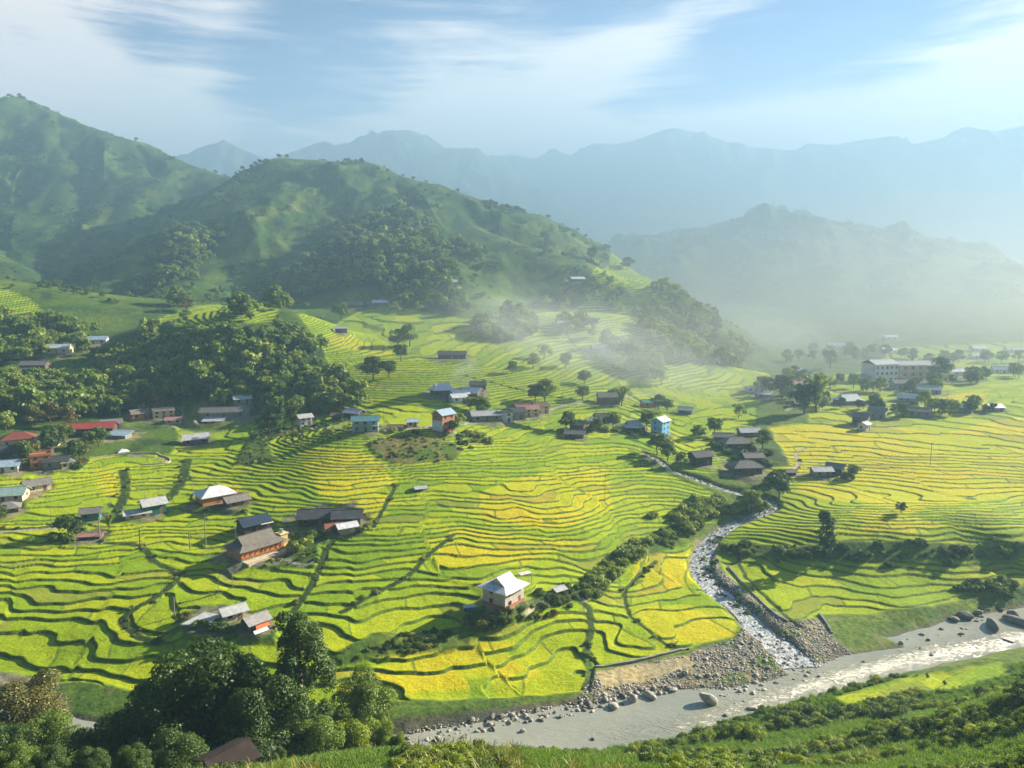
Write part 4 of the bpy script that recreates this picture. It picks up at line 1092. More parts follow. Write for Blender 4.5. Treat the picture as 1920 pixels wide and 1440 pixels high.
m = MB(); m.box(-L_ / 2, L_ / 2, -W_ / 2, W_ / 2, -1.5, h); m.build('wall', bpy.data.materials['wall_yellow'], rt); make_roof(rt, 'gable', L_, W_, h, MATS['palegrey'], rise=2.4, ov=.6)
for s_ in range(2):
    m = MB(); m.box(-L_ / 2, L_ / 2, -W_ / 2 - 1.8, -W_ / 2 - .01, s_ * 4.2 + 3.9, s_ * 4.2 + 4.1); m.build('gallery', bpy.data.materials['wall_cream'], rt)
for k in range(9):
    m = MB(); xx = -L_ / 2 + 1 + k * (L_ - 2) / 8; m.box(xx - .25, xx + .25, -W_ / 2 - 1.75, -W_ / 2 - 1.3, -1, 8.5); m.build('pillar', bpy.data.materials['wall_cream'], rt)
    if k < 8:
        for s_ in range(2): make_window(rt, xx + 2.6, -W_ / 2, s_ * 4.2 + 1.2, 2.2, 1.8, 'y', -1)

# ---- concrete yard, cart, tank platform, low walls
x, y = float(YARD[0][0]), float(YARD[1][0])
m = MB(); m.slab([(-4.6, -2.6, .45), (3.4, -3.2, .35), (4.4, 1.8, .55), (-1.5, 3.4, .7)], .5); o = m.build('concrete_yard', MATS['palegrey'], None); o.location = (x, y, YZ + .05)
tag(o, 'pale concrete threshing yard beside the small cream hut', 'yard')
tx, ty = cast([880], [1142]); tz = float(gz(tx, ty)[0])
rt = empty('field_cart', (float(tx[0]), float(ty[0]), tz), R(12)); tag(rt, 'small cart under a blue and white tarpaulin left of the white house', 'cart')
m = MB(); m.slab([(-1.7, -.9, 1.15), (1.7, -.9, 1.15), (1.5, 0, 1.6), (-1.5, 0, 1.6)], .05); m.slab([(1.7, .9, 1.1), (-1.7, .9, 1.1), (-1.5, .01, 1.6), (1.5, .01, 1.6)], .05); m.build('cover', MATS['white'], rt)
m = MB(); m.box(-.2, 1.65, -.95, -.9, .35, 1.15); m.box(-1.4, 1.6, -.8, .8, .45, .6); m.build('body', MATS['tarp_blue'], rt)
for sx in (-1, 1):
    m = MB(); m.tube([(sx * 1.0, -.86, .35), (sx * 1.0, .86, .35)], .35, 10); m.build('wheel', MATS['darkwood'], rt)
tx, ty = cast([977], [1103]); tz = float(gz(tx, ty)[0])
rt = empty('tank_stand', (float(tx[0]) + 1.0, float(ty[0]) + 3, tz), R(30)); tag(rt, 'white frame stand rising behind the roof of the white house', 'stand')
m = MB(); m.box(-1.6, 1.6, -.9, .9, 3.2, 3.35); m.box(-1.6, 1.6, -.92, -.86, 3.9, 3.96); m.box(-1.6, 1.6, .86, .92, 3.9, 3.96); m.build('platform', MATS['white'], rt)
for sx in (-1, 1):
    for sy in (-1, 1):
        m = MB(); m.box(sx * 1.5 - .06, sx * 1.5 + .06, sy * .8 - .06, sy * .8 + .06, -.5, 3.2); m.build('leg', MATS['white'], rt)

# ---- poles
POLES = [(386,1022,9.5,'stout concrete power pole with two insulators left of the orange timber house',1), (187,1008,6.5,'thick concrete pole beside the faded pink shed',0), (263,1026,6.0,'concrete pole standing at the bend of the dark ditch',0),
 (443,1020,7.0,'thin steel pole next to the navy roofed house',0), (97,985,7,'slender pale pole in the left paddies',0), (209,968,8,'thin pale pole between the teal hut and the green walled house',0), (227,812,9,'pole rising beside the red roofed barrack',0),
 (361,925,6,'short thin pole in front of the long narrow terraces',0), (272,945,5,'small stake pole above the green walled house',0), (356,1026,5.5,'bare thin pole left of the stout concrete pole',0), (327,1150,5,'thin leaning pole at the corner of the concrete yard',0), (410,1112,4.5,'lone pole amid the curving yellow paddies',0),
 (436,1098,4,'short pole amid the paddies under the orange timber house',0), (1055,755,8,'white pole by the hill path above the roadside row',0), (1134,935,9,'tall dark wooden pole in the golden terraces',1), (1744,872,9,'dark pole in the wide golden terraces beyond the stream',1), (720,800,8,'pale pole right of the teal balcony house',0),
 (642,795,7,'pole in front of the brown shed under the grove',0), (299,852,6,'pole at the end of the low wall by the shrine',0), (466,885,6,'pole at the corner of the shaded paddies',0), (344,792,6,'white pole beside the small pinkish house',0), (102,830,6,'pole behind the brown roofed village house',0), (304,1112,5,'thin pole near the winding ditch',0), (1776,755,7,'pole at the golden oval field',0)]
px_, py_ = cast([p[0] for p in POLES], [p[1] for p in POLES]); pz_ = gz(px_, py_)
for (a_, b_, hh, lab, arm), x, y, z in zip(POLES, px_, py_, pz_):
    rt = empty('power_pole', (float(x), float(y), float(z)), R(20)); tag(rt, lab, 'pole', 'poles in the fields')
    thick = .17 if 'stout' in lab or 'thick' in lab or 'concrete' in lab else .07
    m = MB(); m.tube([(0, 0, -.6), (0, 0, hh * .5), (.05, 0, hh)], [thick, thick * .85, thick * .65], 7); m.build('shaft', MATS['brown'] if 'dark' in lab else bpy.data.materials['wall_concrete'], rt)
    if arm:
        m = MB(); m.box(-.9, .9, -.06, .06, hh - .7, hh - .58); ao = m.build('crossarm', MATS['darkwood'], rt)
        for s_ in (-.8, 0.25, .8):
            q = MB(); q.tube([(s_, 0, hh - .58), (s_, 0, hh - .35)], .06, 6); q.build('insulator', bpy.data.materials['wall_white'], ao)
# ---- low retaining walls
def low_wall(pts, hgt, th, label, name='stone_wall', m_='concrete'):
    x, y = cast([p[0] for p in pts], [p[1] for p in pts]); ln = resample(np.stack([x, y], 1), 8); z = gz(ln[:, 0], ln[:, 1])
    d = np.gradient(ln, axis=0); n = np.stack([-d[:, 1], d[:, 0]], 1) / np.hypot(d[:, 0], d[:, 1])[:, None]
    m = MB(); b = 0
    for i in range(len(ln)):
        for s_, zz_ in ((-1, -.8), (-1, hgt), (1, hgt), (1, -.8)):
            jz = random.uniform(-.06, .06) if zz_ > 0 else 0
            m.v.append((ln[i, 0] + n[i, 0] * th / 2 * s_, ln[i, 1] + n[i, 1] * th / 2 * s_, z[i] + zz_ + jz))
    for i in range(len(ln) - 1):
        for k in range(4): m.f.append((i * 4 + k, i * 4 + (k + 1) % 4, i * 4 + 4 + (k + 1) % 4, i * 4 + 4 + k))
    m.f += [(0, 3, 2, 1), tuple(len(m.v) - 4 + k for k in range(4))]
    o = m.build(name, bpy.data.materials['wall_' + m_]); tag(o, label, 'wall')
low_wall([(1112,1250),(1180,1243),(1240,1228),(1290,1214)], .5, .5, 'stone retaining wall between the green paddies and the sandy strip')
low_wall([(1535,1150),(1548,1168),(1560,1188)], .5, .4, 'short stone wall running down to the river right of the stream mouth')
low_wall([(1392,1165),(1360,1130),(1320,1085)], .5, .4, 'low stone wall along the left bank of the stream')
low_wall([(170,858),(230,852),(290,850),(316,858),(312,866),(262,870)], .5, .3, 'curved concrete wall round the yard with the shrine', m_='cream')
low_wall([(1365,1060),(1410,1110),(1450,1150),(1478,1166)], .5, .4, 'stone edging between the stream and the square paddies')
# ================================================================== plants
def leaf_mat(name, c0, c1, trans=.35, rough=.7):
    m, t, gg, out = mat(name)
    ti = gg.attr('tint'); oi = t.nodes.new('ShaderNodeObjectInfo').outputs['Random']
    f = gg.m('ADD', gg.m('MULTIPLY', ti, .75), gg.m('MULTIPLY', oi, .35), clamp=True)
    c = gg.mix(f, c0, c1)
    d = t.nodes.new('ShaderNodeBsdfDiffuse'); tr = t.nodes.new('ShaderNodeBsdfTranslucent'); gl = t.nodes.new('ShaderNodeBsdfGlossy')
    t.links.new(c, d.inputs[0]); t.links.new(gg.mix(1.0, c, (1.25, 1.15, .5), 'MULTIPLY'), tr.inputs[0])
    gl.inputs['Roughness'].default_value = .5; gl.inputs[0].default_value = (.7, .75, .7, 1)
    a = t.nodes.new('ShaderNodeMixShader'); a.inputs[0].default_value = trans; t.links.new(d.outputs[0], a.inputs[1]); t.links.new(tr.outputs[0], a.inputs[2])
    b = t.nodes.new('ShaderNodeMixShader'); b.inputs[0].default_value = .035; t.links.new(a.outputs[0], b.inputs[1]); t.links.new(gl.outputs[0], b.inputs[2])
    t.links.new(b.outputs[0], out.inputs[0]); return m
LEAF = {'dark': leaf_mat('leaves_dark', (.028, .065, .010), (.085, .15, .020), .32), 'mid': leaf_mat('leaves_mid', (.055, .12, .014), (.17, .25, .028), .38),
        'bright': leaf_mat('leaves_bright', (.09, .17, .012), (.30, .38, .02), .4), 'olive': leaf_mat('leaves_olive', (.07, .085, .018), (.22, .20, .045), .3),
        'far': leaf_mat('leaves_hill', (.065, .13, .024), (.20, .29, .04), .42), 'bamboo': leaf_mat('leaves_bamboo', (.13, .20, .03), (.34, .42, .07), .35),
        'dry': leaf_mat('leaves_dry', (.10, .15, .02), (.32, .32, .06), .4), 'grass': leaf_mat('blades_green', (.07, .17, .015), (.22, .36, .03), .45)}
BARK = simple_mat('bark', (.10, .075, .055, 1), .9)
def leaves_on(blobs, n, leaf, rg, elong=1.0, under=.35):
    """n small leaf faces spread through the outer part of the given blobs -> verts, quads, tint"""
    blobs = np.array(blobs, float); vol = blobs[:, 3] ** 2; pick = rg.choice(len(blobs), n, p=vol / vol.sum())
    v = rg.normal(size=(n, 3)); v /= np.linalg.norm(v, axis=1)[:, None]
    flip = (v[:, 2] < -under) & (rg.random(n) < .75); v[flip, 2] *= -1
    r = rg.uniform(.62, 1.04, n) ** .8
    sz = blobs[pick, 4] if blobs.shape[1] > 4 else np.ones(n)
    c = blobs[pick, :3] + v * (blobs[pick, 3] * r)[:, None] * np.stack([np.ones(n), np.ones(n), sz], 1)
    nrm = v + rg.normal(size=(n, 3)) * .55; nrm[:, 2] += .25; nrm /= np.linalg.norm(nrm, axis=1)[:, None]
    a = np.cross(nrm, rg.normal(size=(n, 3))); a /= np.linalg.norm(a, axis=1)[:, None] + 1e-9; b = np.cross(nrm, a)
    s = leaf * rg.uniform(.6, 1.35, n); a *= (s * elong)[:, None]; b *= (s * .62)[:, None]
    bend = nrm * (s * .22)[:, None]
    V = np.stack([c - a, c + b - bend, c + a, c - b - bend], 1).reshape(-1, 3)
    Q = np.arange(4 * n).reshape(n, 4)
    tb = rg.random(len(blobs))
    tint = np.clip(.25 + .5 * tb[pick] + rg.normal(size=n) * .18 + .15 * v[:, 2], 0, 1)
    return V, Q, np.repeat(tint, 4)
def crown_mesh(name, blobs, n, leaf, m, seed, elong=1.0, under=.35):
    rg = np.random.default_rng(seed); V, Q, ti = leaves_on(blobs, n, leaf, rg, elong, under)
    me = new_mesh(name, V, Q, False); fattr(me, 'tint', ti[:len(me.vertices)]); me.materials.append(m); return me
def blob_set(seed, kind, R_, H, nb):
    rg = np.random.default_rng(seed); out = []
    if kind == 'round':          # uneven rounded crown on a trunk
        for k in range(nb):
            a = rg.uniform(0, 6.283); q = rg.uniform(0, 1) ** .6; z = rg.uniform(.36, .92)
            w = R_ * (1 - abs(z - .58) * 1.35) ; out.append((math.cos(a) * w * q, math.sin(a) * w * q, H * z, R_ * rg.uniform(.22, .42), rg.uniform(.7, 1.0)))
    elif kind == 'tall':         # slender, draped with climbers
        for k in range(nb):
            z = rg.uniform(.12, .98); a = rg.uniform(0, 6.283); w = R_ * (.42 + .58 * rg.random()) * (1 - .5 * abs(z - .72))
            out.append((math.cos(a) * w * .72, math.sin(a) * w * .72, H * z, R_ * rg.uniform(.16, .34), rg.uniform(1.0, 1.9)))
    elif kind == 'bush':
        for k in range(nb):
            a = rg.uniform(0, 6.283); q = rg.uniform(0, 1) ** .5; out.append((math.cos(a) * R_ * q * .7, math.sin(a) * R_ * q * .7, H * rg.uniform(.18, .68) * (1 - .35 * q), R_ * rg.uniform(.26, .46), rg.uniform(.65, .95)))
    elif kind == 'bamboo':       # arching plumes from one foot
        for k in range(nb):
            a = rg.uniform(0, 6.283); lean = rg.uniform(.2, 1.0) * R_
            for t_ in np.linspace(.3, 1.0, 7):
                z = H * (t_ - .22 * max(0, t_ - .7) * 2.6 * lean / R_); rr_ = lean * t_ ** 2.0
                out.append((math.cos(a) * rr_, math.sin(a) * rr_, z, R_ * .13 * (1.5 - t_ * .6), 1.2))
    return out
def trunk_mesh(name, H, r0, seed, kind, R_):
    rg = random.Random(seed); m = MB()
    top = H * (.9 if kind == 'tall' else .62); pts = [(0, 0, -1.2)]; x = y = 0
    for k in range(1, 7):
        x += rg.uniform(-.035, .035) * H * .5; y += rg.uniform(-.035, .035) * H * .5; pts.append((x, y, top * k / 6))
    m.tube(pts, [r0 * (1.25 - i / 7.5) for i in range(7)], 8)
    nb = 0 if kind == 'bush' else 6
    for k in range(nb):
        z0 = rg.randrange(2, 6); p = pts[z0]; a = rg.uniform(0, 6.283); l = R_ * rg.uniform(.5, .85)
        q = [p, (p[0] + math.cos(a) * l * .5, p[1] + math.sin(a) * l * .5, p[2] + l * .35), (p[0] + math.cos(a) * l, p[1] + math.sin(a) * l, p[2] + l * .9)]
        m.tube(q, [r0 * .45, r0 * .28, r0 * .1], 6)
    me = m.mesh(name); me.materials.append(BARK); return me
PROTO = {}
def proto(key, kind, R_, H, nb, n, leaf, seeds, elong=1.0, r0=None):
    """geometry of one kind of plant, several individuals: (crown blobs, trunk)"""
    PROTO[key] = [(blob_set(s, kind, R_, H, nb), n, leaf, s, elong, trunk_mesh(key + '_trunk', H, r0 or H * .022, s, kind, R_), H, R_) for s in seeds]
proto('near_tree', 'round', 5.4, 16, 46, 24000, .17, (1, 2, 3))
proto('near_tall', 'tall', 4.4, 25, 70, 34000, .17, (11,), r0=.42)
proto('near_bush', 'bush', 2.2, 3.0, 14, 3600, .11, (21, 22, 23))
proto('mid_tree', 'round', 4.2, 9.5, 26, 2600, .34, (31, 32, 33, 34))
proto('mid_bamboo', 'bamboo', 5.2, 12, 16, 3600, .30, (41, 42), elong=1.5)
proto('mid_bush', 'bush', 2.3, 2.6, 12, 900, .24, (51, 52, 53))
proto('mid_tall', 'tall', 2.6, 12.5, 30, 3200, .26, (61,), r0=.22)
_mesh_cache = {}
def crown_for(key, k, leafm):
    c = (key, k, leafm)
    if c not in _mesh_cache:
        bl, n, leaf, s, el, tr_, H, R_ = PROTO[key][k]
        _mesh_cache[c] = crown_mesh('%s_crown' % key, bl, n, leaf, LEAF[leafm], s + 500, el)
    return _mesh_cache[c]
NAMES = {'near_tree': 'broadleaf_tree', 'near_tall': 'vine_clad_tree', 'near_bush': 'shrub', 'mid_tree': 'broadleaf_tree', 'mid_bamboo': 'bamboo_clump', 'mid_bush': 'shrub', 'mid_tall': 'slender_tree'}
CATS = {'broadleaf_tree': 'tree', 'vine_clad_tree': 'tree', 'shrub': 'shrub', 'bamboo_clump': 'bamboo', 'slender_tree': 'tree'}
_tr = random.Random(3)
def plant(key, x, y, z, hgt, leafm, label, group=None, wide=1.0, k=None):
    P_ = PROTO[key]; k = _tr.randrange(len(P_)) if k is None else k % len(P_)
    s = hgt / P_[k][6]; nm = NAMES[key]
    rt = empty(nm, (x, y, z), _tr.uniform(0, 6.28)); rt.scale = (s * wide, s * wide, s)
    tag(rt, label, CATS[nm], group)
    if key != 'near_bush' and key != 'mid_bush': link(bpy.data.objects.new('trunk', P_[k][5]), rt)
    else: link(bpy.data.objects.new('stem', P_[k][5]), rt)
    link(bpy.data.objects.new('crown', crown_for(key, k, leafm)), rt)
    return rt
# ---- big trees on the near slope: reading of the tree top, distance north, height
def by_top(px, py, Y):
    x, y, z = at_y(px, py, Y); return float(x), float(y), float(z)
NEAR = [('near_tall', 562,1160,104, 'dark','tall slender tree hung with climbing plants rising above the rice terraces',.85,0),
 ('near_tree', 385,1212,100,'dark','big dark round crowned tree left of the tall slender tree',1.05,0), ('near_tree', 290,1290,97,'dark','dark broad tree left of the big round crowned tree',1.05,1),
 ('near_tree', 48,1262,121,'olive','olive gold crowned tree by the pale river bed at the left edge',.95,2), ('near_tree', 92,1338,106,'mid','bright leaved tree under the olive gold crowned tree',.95,0),
 ('near_tree', 8,1362,102,'dark','dark tree at the lower left corner of the view',1.0,1), ('near_tree', 190,1352,98,'dark','shaded tree between the bright leaved tree and the dark broad tree',1.0,2),
 ('near_tree', 678,1268,112,'mid','crooked tree with loose leaf clusters right of the tall slender tree',.8,1), ('near_tree', 655,1330,106,'bright','yellow green leafy tree at the foot of the crooked tree',.85,2),
 ('near_tree', 716,1350,108,'bright','lime leaved tree beside the yellow green leafy tree',.6,0), ('near_tree', 480,1268,97,'dark','dark tree standing behind the brown roofed cottage',.8,0),
 ('near_tree', 588,1352,98,'mid','dense green tree directly below the tall slender tree',.95,1), ('near_tree', 330,1372,86,'dark','low dark tree in front of the dark broad tree',1.1,2),
 ('near_tree', 250,1415,78,'dark','dark leafy treetop at the bottom edge under the dark broad tree',1.0,0), ('near_tree', 90,1425,76,'dark','dark leafy treetop at the bottom edge near the left corner',1.0,1),
 ('near_tree', 520,1405,84,'dark','small shaded tree right of the brown roofed cottage',.6,2), ('near_tree', 20,1400,84,'mid','leafy green tree at the lowest left corner',.9,1), ('near_tree', 170,1400,84,'dark','dark treetop at the bottom edge beneath the shaded tree',.9,2), ('near_tree', 745,1376,106,'bright','little lime leaved tree at the right end of the near grove',.45,1)]
for key, px, py, Y, lm, lab, wd, k in NEAR:
    x, y, zt = by_top(px, py, Y); zb = float(gz(x, y)[0]); hh = max(zt - zb, 5.0)
    base = PROTO[key][k % len(PROTO[key])][6]
    wide = wd * (base / hh) * (min(hh, 22) / 14.5 if key == 'near_tree' else hh / 18)
    plant(key, x, y, zb, hh, lm, lab, 'trees of the near grove', wide, k)
# ---- trees and bamboo standing singly or in small groups in the valley
MID = [  # key, reading of the foot, height, leaves, label
 ('mid_tall',1548,1036,12.5,'dark','lone dark tree with a ragged crown on the bank of the right terraces'),
 ('mid_tree',1408,958,8,'bamboo','round pale tree at the bend of the stream'),('mid_tree',1424,962,6,'mid','darker tree beside the round pale tree at the stream bend'),('mid_tree',1462,935,9,'dark','dark tree on the far side of the stream bend'),
 ('mid_tree',1450,915,6,'dark','small dark tree north of the stream bend'),('mid_tree',1252,862,7.5,'mid','leafy tree at the head of the stream'),('mid_tree',1232,850,8,'mid','tallest leafy tree at the head of the stream'),('mid_tree',1275,874,6,'mid','low tree between the head of the stream and the slate farmhouse'),
 ('mid_bamboo',1530,772,20,'bamboo','huge tree overgrown with creepers by the valley road'),('mid_tree',1508,775,15,'dark','dark tree leaning on the huge overgrown tree'),('mid_tree',1466,748,13,'dark','dark tree near the white roofed barn in the haze'),('mid_tree',1556,690,15,'bamboo','pale bamboo like tree in the mist west of the school'),
 ('mid_tree',1760,712,16,'dark','dark conical tree beside the school wing'),('mid_tree',1640,768,8,'mid','green tree before the white roofed house below the school'),('mid_tree',1734,762,9,'bamboo','pale green tree east of the white roofed house below the school'),
 ('mid_tree',700,712,12,'dark','dark upright tree on the edge of the small terraced knoll'),('mid_tree',730,706,9,'dark','dark round tree right of the dark upright tree'),('mid_tree',745,650,11,'mid','tree at the upper end of the hedge beyond the small knoll'),('mid_tree',768,648,13,'mid','tallest tree of the hedge beyond the small knoll'),
 ('mid_tree',752,675,9,'dark','dark tree low in the hedge beyond the small knoll'),
 ('mid_tree',232,735,14,'bamboo','forked tree leaning against the wooded knoll'),('mid_tree',278,768,9,'olive','olive tree above the cream fronted house'),('mid_tree',296,772,8,'olive','second olive tree right above the cream fronted house'),
 ('mid_bamboo',525,808,14,'dark','dark bamboo clump left of the white fronted little house'),('mid_bamboo',548,800,12,'mid','bamboo clump leaning to the white fronted little house'),('mid_tree',507,815,10,'dark','dark tree behind the shaded paddies'),
 ('mid_tree',905,778,9,'mid','green tree at the left end of the roadside row'),('mid_tree',882,770,7,'bamboo','pale tree left of the green tree by the roadside row'),('mid_tree',857,800,6,'bamboo','leafy tree right of the tall narrow house'),('mid_tree',848,814,5,'dark','dark bush tree under the tall narrow house'),
 ('mid_tree',1022,755,12,'bamboo','broad pale tree above the end of the roadside row'),('mid_tree',1003,752,9,'olive','brownish tree left of the broad pale tree'),('mid_tree',1092,750,8,'mid','small round tree at the hill path'),
 ('mid_tree',1150,750,7,'mid','tree behind the grey gabled barn in the mist'),('mid_bamboo',1165,762,10,'bamboo','arching bamboo right of the grey gabled barn'),('mid_tree',1235,768,8,'mid','tree behind the little green roofed shop'),('mid_tree',1251,772,7,'mid','small tree right of the little green roofed shop'),
 ('mid_tree',1062,805,8,'dark','dark tree left of the old grey gabled house'),('mid_tree',1150,800,7,'mid','green tree in the middle of the misty hamlet'),('mid_tree',1213,805,8,'mid','tree between the pyramid roof and the sky blue house'),('mid_tree',1122,808,6,'mid','low tree in front of the slate roofed house in the hamlet'),
 ('mid_tree',1340,815,8,'mid','tree left of the misty trio above the stream'),('mid_tree',1430,842,8,'mid','tree right of the misty trio above the stream'),('mid_tree',1310,822,6,'mid','small tree between the sky blue house and the misty trio'),('mid_tree',1385,782,7,'bamboo','pale tree in the fields above the misty trio'),
 ('mid_tree',42,872,9,'mid','tree between the red hipped roof and the brick balcony house'),('mid_tree',60,866,8,'olive','olive green tree beside the brown roofed village house'),('mid_tree',100,850,10,'dark','dark tree behind the brown roofed village house'),('mid_tree',150,862,7,'olive','yellowish tree at the right end of the left village'),
 ('mid_tree',138,866,8,'dark','dark tree at the right end of the left village'),('mid_tree',185,838,8,'mid','hedge tree under the red roofed barrack'),('mid_tree',170,842,7,'mid','low hedge tree left under the red roofed barrack'),('mid_tree',120,832,8,'mid','tree above the small hipped village houses'),
 ('mid_tree',12,810,9,'bamboo','pale tree at the left margin above the village'),('mid_tree',60,800,9,'olive','golden green tree on the slope above the red hipped roof'),('mid_tree',95,795,10,'olive','dry golden tree on the slope above the village'),('mid_tree',130,800,9,'olive','brownish tree left of the red roofed barrack'),
 ('mid_tree',128,1000,6,'dark','dark round tree left of the teal walled hut'),('mid_tree',148,1002,5,'dark','dark bushy tree below the teal walled hut'),('mid_bamboo',204,990,4.6,'bamboo','banana like plant right of the teal walled hut'),('mid_bush',108,1010,3,'mid','bright shrub at the left end of the pink shed hedge'),('mid_bush',130,1012,3,'mid','bright shrub left of the low pink shed'),
 ('mid_tree',2,975,5,'dark','dark tree at the left edge by the hipped hut'),('mid_bush',575,1022,3.5,'bamboo','yellow green bush in the yard of the slate farmhouse'),('mid_bush',590,1008,3,'mid','bush below the long slate farmhouse'),('mid_bush',612,1003,2.8,'olive','flowering bush before the slate farmhouse'),
 ('mid_bush',562,1030,3,'bamboo','bush beside the pond of the orange timber house'),('mid_bush',680,996,2.6,'mid','shrub at the right corner of the slate farmhouse'),
 ('mid_bush',345,1160,2,'olive','weedy bush at the left of the concrete yard'),('mid_bush',375,1180,2.4,'mid','bush in front of the concrete yard'),('mid_bush',408,1182,2.8,'dark','dark bush before the little cream hut'),('mid_bush',425,1186,2.2,'dark','second dark bush before the little cream hut'),
 ('mid_bush',1048,1128,2.2,'mid','round shrub under the tiny brick hut'),('mid_tree',1690,960,3.5,'dark','small dark tree in the wide golden terraces'),('mid_tree',1600,893,5,'mid','green bush tree right of the grey gabled barn in the terraces'),('mid_bush',1588,896,3.5,'mid','shrub touching the grey gabled barn in the terraces'),
 ('mid_tree',1460,905,5,'dark','dark tree by the tiny field hut'),('mid_tree',350,585,12,'olive','small olive tree on the crest of the wooded knoll'),('mid_tree',640,600,12,'mid','tree beside the small knoll top'),
 ('mid_tree',1176,505,14,'dark','dark tree on the ridge end above the terraced spur'),('mid_tree',1110,490,14,'dark','tree on the falling ridge of the middle mountain'),('mid_tree',1000,690,9,'bamboo','pale tree in the smoke above the roadside row'),('mid_tree',1060,690,9,'mid','misty tree right in the smoke'),
 ('mid_tree',1020,672,9,'bamboo','pale tree at the upper edge of the smoke'),('mid_tree',960,700,7,'mid','low misty tree in the smoke'),('mid_tree',1095,720,8,'mid','misty tree under the hill path'),('mid_tree',1240,720,10,'bamboo','light tree at the foot of the terraced spur')]
_mx, _my = cast([m_[1] for m_ in MID], [m_[2] for m_ in MID]); _mz = gz(_mx, _my)
for m_, x, y, z in zip(MID, _mx, _my, _mz): plant(m_[0], float(x), float(y), float(z), m_[3], m_[4], m_[5], 'trees and shrubs of the valley', 1.15 if m_[0] == 'mid_tree' else 1.5 if m_[0] == 'mid_tall' else 1.0)
# ---- rows of bushes: one individual after the other, too alike to be told apart
def row(pts, n, spread, key, h0_, h1_, leafms, label, group, seed):
    rg = np.random.default_rng(seed); x, y = cast([p[0] for p in pts], [p[1] for p in pts]); ln = resample(np.stack([x, y], 1), 12)
    i = rg.uniform(0, len(ln) - 1.001, n); a = i.astype(int); q = (i - a)[:, None]
    P_ = ln[a] * (1 - q) + ln[a + 1] * q + rg.normal(size=(n, 2)) * spread; z = gz(P_[:, 0], P_[:, 1])
    for k in range(n):
        plant(key, float(P_[k, 0]), float(P_[k, 1]), float(z[k]) - .15, rg.uniform(h0_, h1_), leafms[k % len(leafms)], label, group)
row([(1112,1110),(1130,1085),(1165,1050),(1200,1030),(1250,1010),(1300,985)], 44, 1.4, 'mid_bush', 1.6, 3.4, ['bamboo', 'mid', 'bamboo', 'bright'], 'leafy green shrub in the winding row between the terraces and the stream', 'shrubs along the bank above the stream', 1)
row([(1250,985),(1300,965),(1350,950),(1395,955)], 34, 2.6, 'mid_bush', 2.0, 4.2, ['bamboo', 'bamboo', 'mid'], 'rounded shrub in the thicket north of the stream bend', 'shrubs north of the stream bend', 2)
row([(880,1172),(930,1172),(980,1152),(1020,1136),(1080,1122),(1100,1118)], 42, .9, 'near_bush', 1.0, 2.2, ['mid', 'dark', 'mid', 'olive'], 'green bush on the bank below the white house', 'bushes on the bank below the white house', 3)
row([(1010,1112),(1040,1106),(1090,1100),(1110,1095)], 14, 1.0, 'mid_bush', 1.2, 2.2, ['mid', 'dark'], 'bush in the hedge behind the white house', 'hedge behind the white house', 4)
row([(1345,1000),(1320,1040),(1330,1070),(1360,1100),(1400,1140)], 26, 1.2, 'mid_bush', .8, 1.8, ['dark', 'mid'], 'low bush on the right bank of the stream', 'low bushes beside the stream', 5)
row([(1370,1030),(1430,1035),(1560,1045),(1700,1040),(1900,1036)], 34, 2.0, 'mid_bush', 1.2, 2.6, ['dark', 'mid', 'dark'], 'dark bush on the shaded bank under the golden terraces', 'bushes on the shaded bank', 6)
row([(1800,1105),(1860,1100),(1920,1085)], 16, 2.0, 'mid_bush', 1.5, 3.0, ['dark', 'mid'], 'bush at the edge of the river meadow on the right', 'bushes at the river meadow', 7)
row([(1355,1395),(1400,1385),(1440,1375),(1480,1365)], 12, 1.6, 'near_bush', 2.2, 3.4, ['bright', 'mid', 'bright'], 'rounded bright green bush on the near river bank', 'bright bushes on the near river bank', 8)
row([(1500,1360),(1560,1350),(1620,1345),(1680,1335),(1700,1350)], 22, 2.0, 'near_bush', 1.8, 3.4, ['dark', 'mid', 'dark'], 'dark green bush on the slope above the near river bank', 'dark bushes on the near slope', 9)
row([(60,860),(100,868),(140,870),(165,868)], 12, 2.5, 'mid_bush', 1.5, 3.0, ['mid', 'olive', 'dark'], 'garden bush between the houses of the left village', 'garden bushes of the left village', 10)
row([(1070,812),(1120,800),(1160,806),(1220,812),(1250,830)], 22, 3.0, 'mid_bush', 1.8, 3.6, ['mid', 'bamboo', 'dark'], 'garden bush among the houses of the misty hamlet', 'garden bushes of the misty hamlet', 11)
row([(1330,830),(1380,850),(1420,850),(1440,870),(1460,900)], 20, 3.0, 'mid_bush', 1.8, 3.6, ['mid', 'dark'], 'bush among the grey roofed farmhouses above the stream', 'bushes above the stream', 12)
row([(1480,745),(1560,765),(1650,770),(1760,775),(1840,770)], 36, 5.0, 'mid_tree', 4, 8, ['mid', 'dark', 'bamboo'], 'hazy tree among the roofs of the far right village', 'trees of the hazy village', 13)
row([(1420,740),(1500,715),(1600,725),(1700,735),(1820,712),(1900,705)], 44, 7.0, 'mid_tree', 5, 10, ['mid', 'dark', 'bamboo'], 'hazy tree around the school village', 'trees of the school village', 14)
row([(1480,680),(1560,668),(1660,672),(1760,680),(1900,672)], 34, 12.0, 'mid_tree', 6, 12, ['mid', 'dark', 'bamboo'], 'faint tree on the far misty valley floor', 'trees of the far valley floor', 15)
row([(860,820),(885,812),(905,822),(850,838)], 20, 2.4, 'mid_bush', 1.4, 2.8, ['olive', 'bamboo', 'mid'], 'bush on the bank right of the tall narrow house', 'bushes under the tall narrow house', 16)
row([(560,812),(600,790),(650,795),(720,808),(790,806)], 20, 2.2, 'mid_bush', 1.4, 2.6, ['mid', 'dark', 'bamboo'], 'garden bush along the road by the teal balcony house', 'bushes along the road', 17)
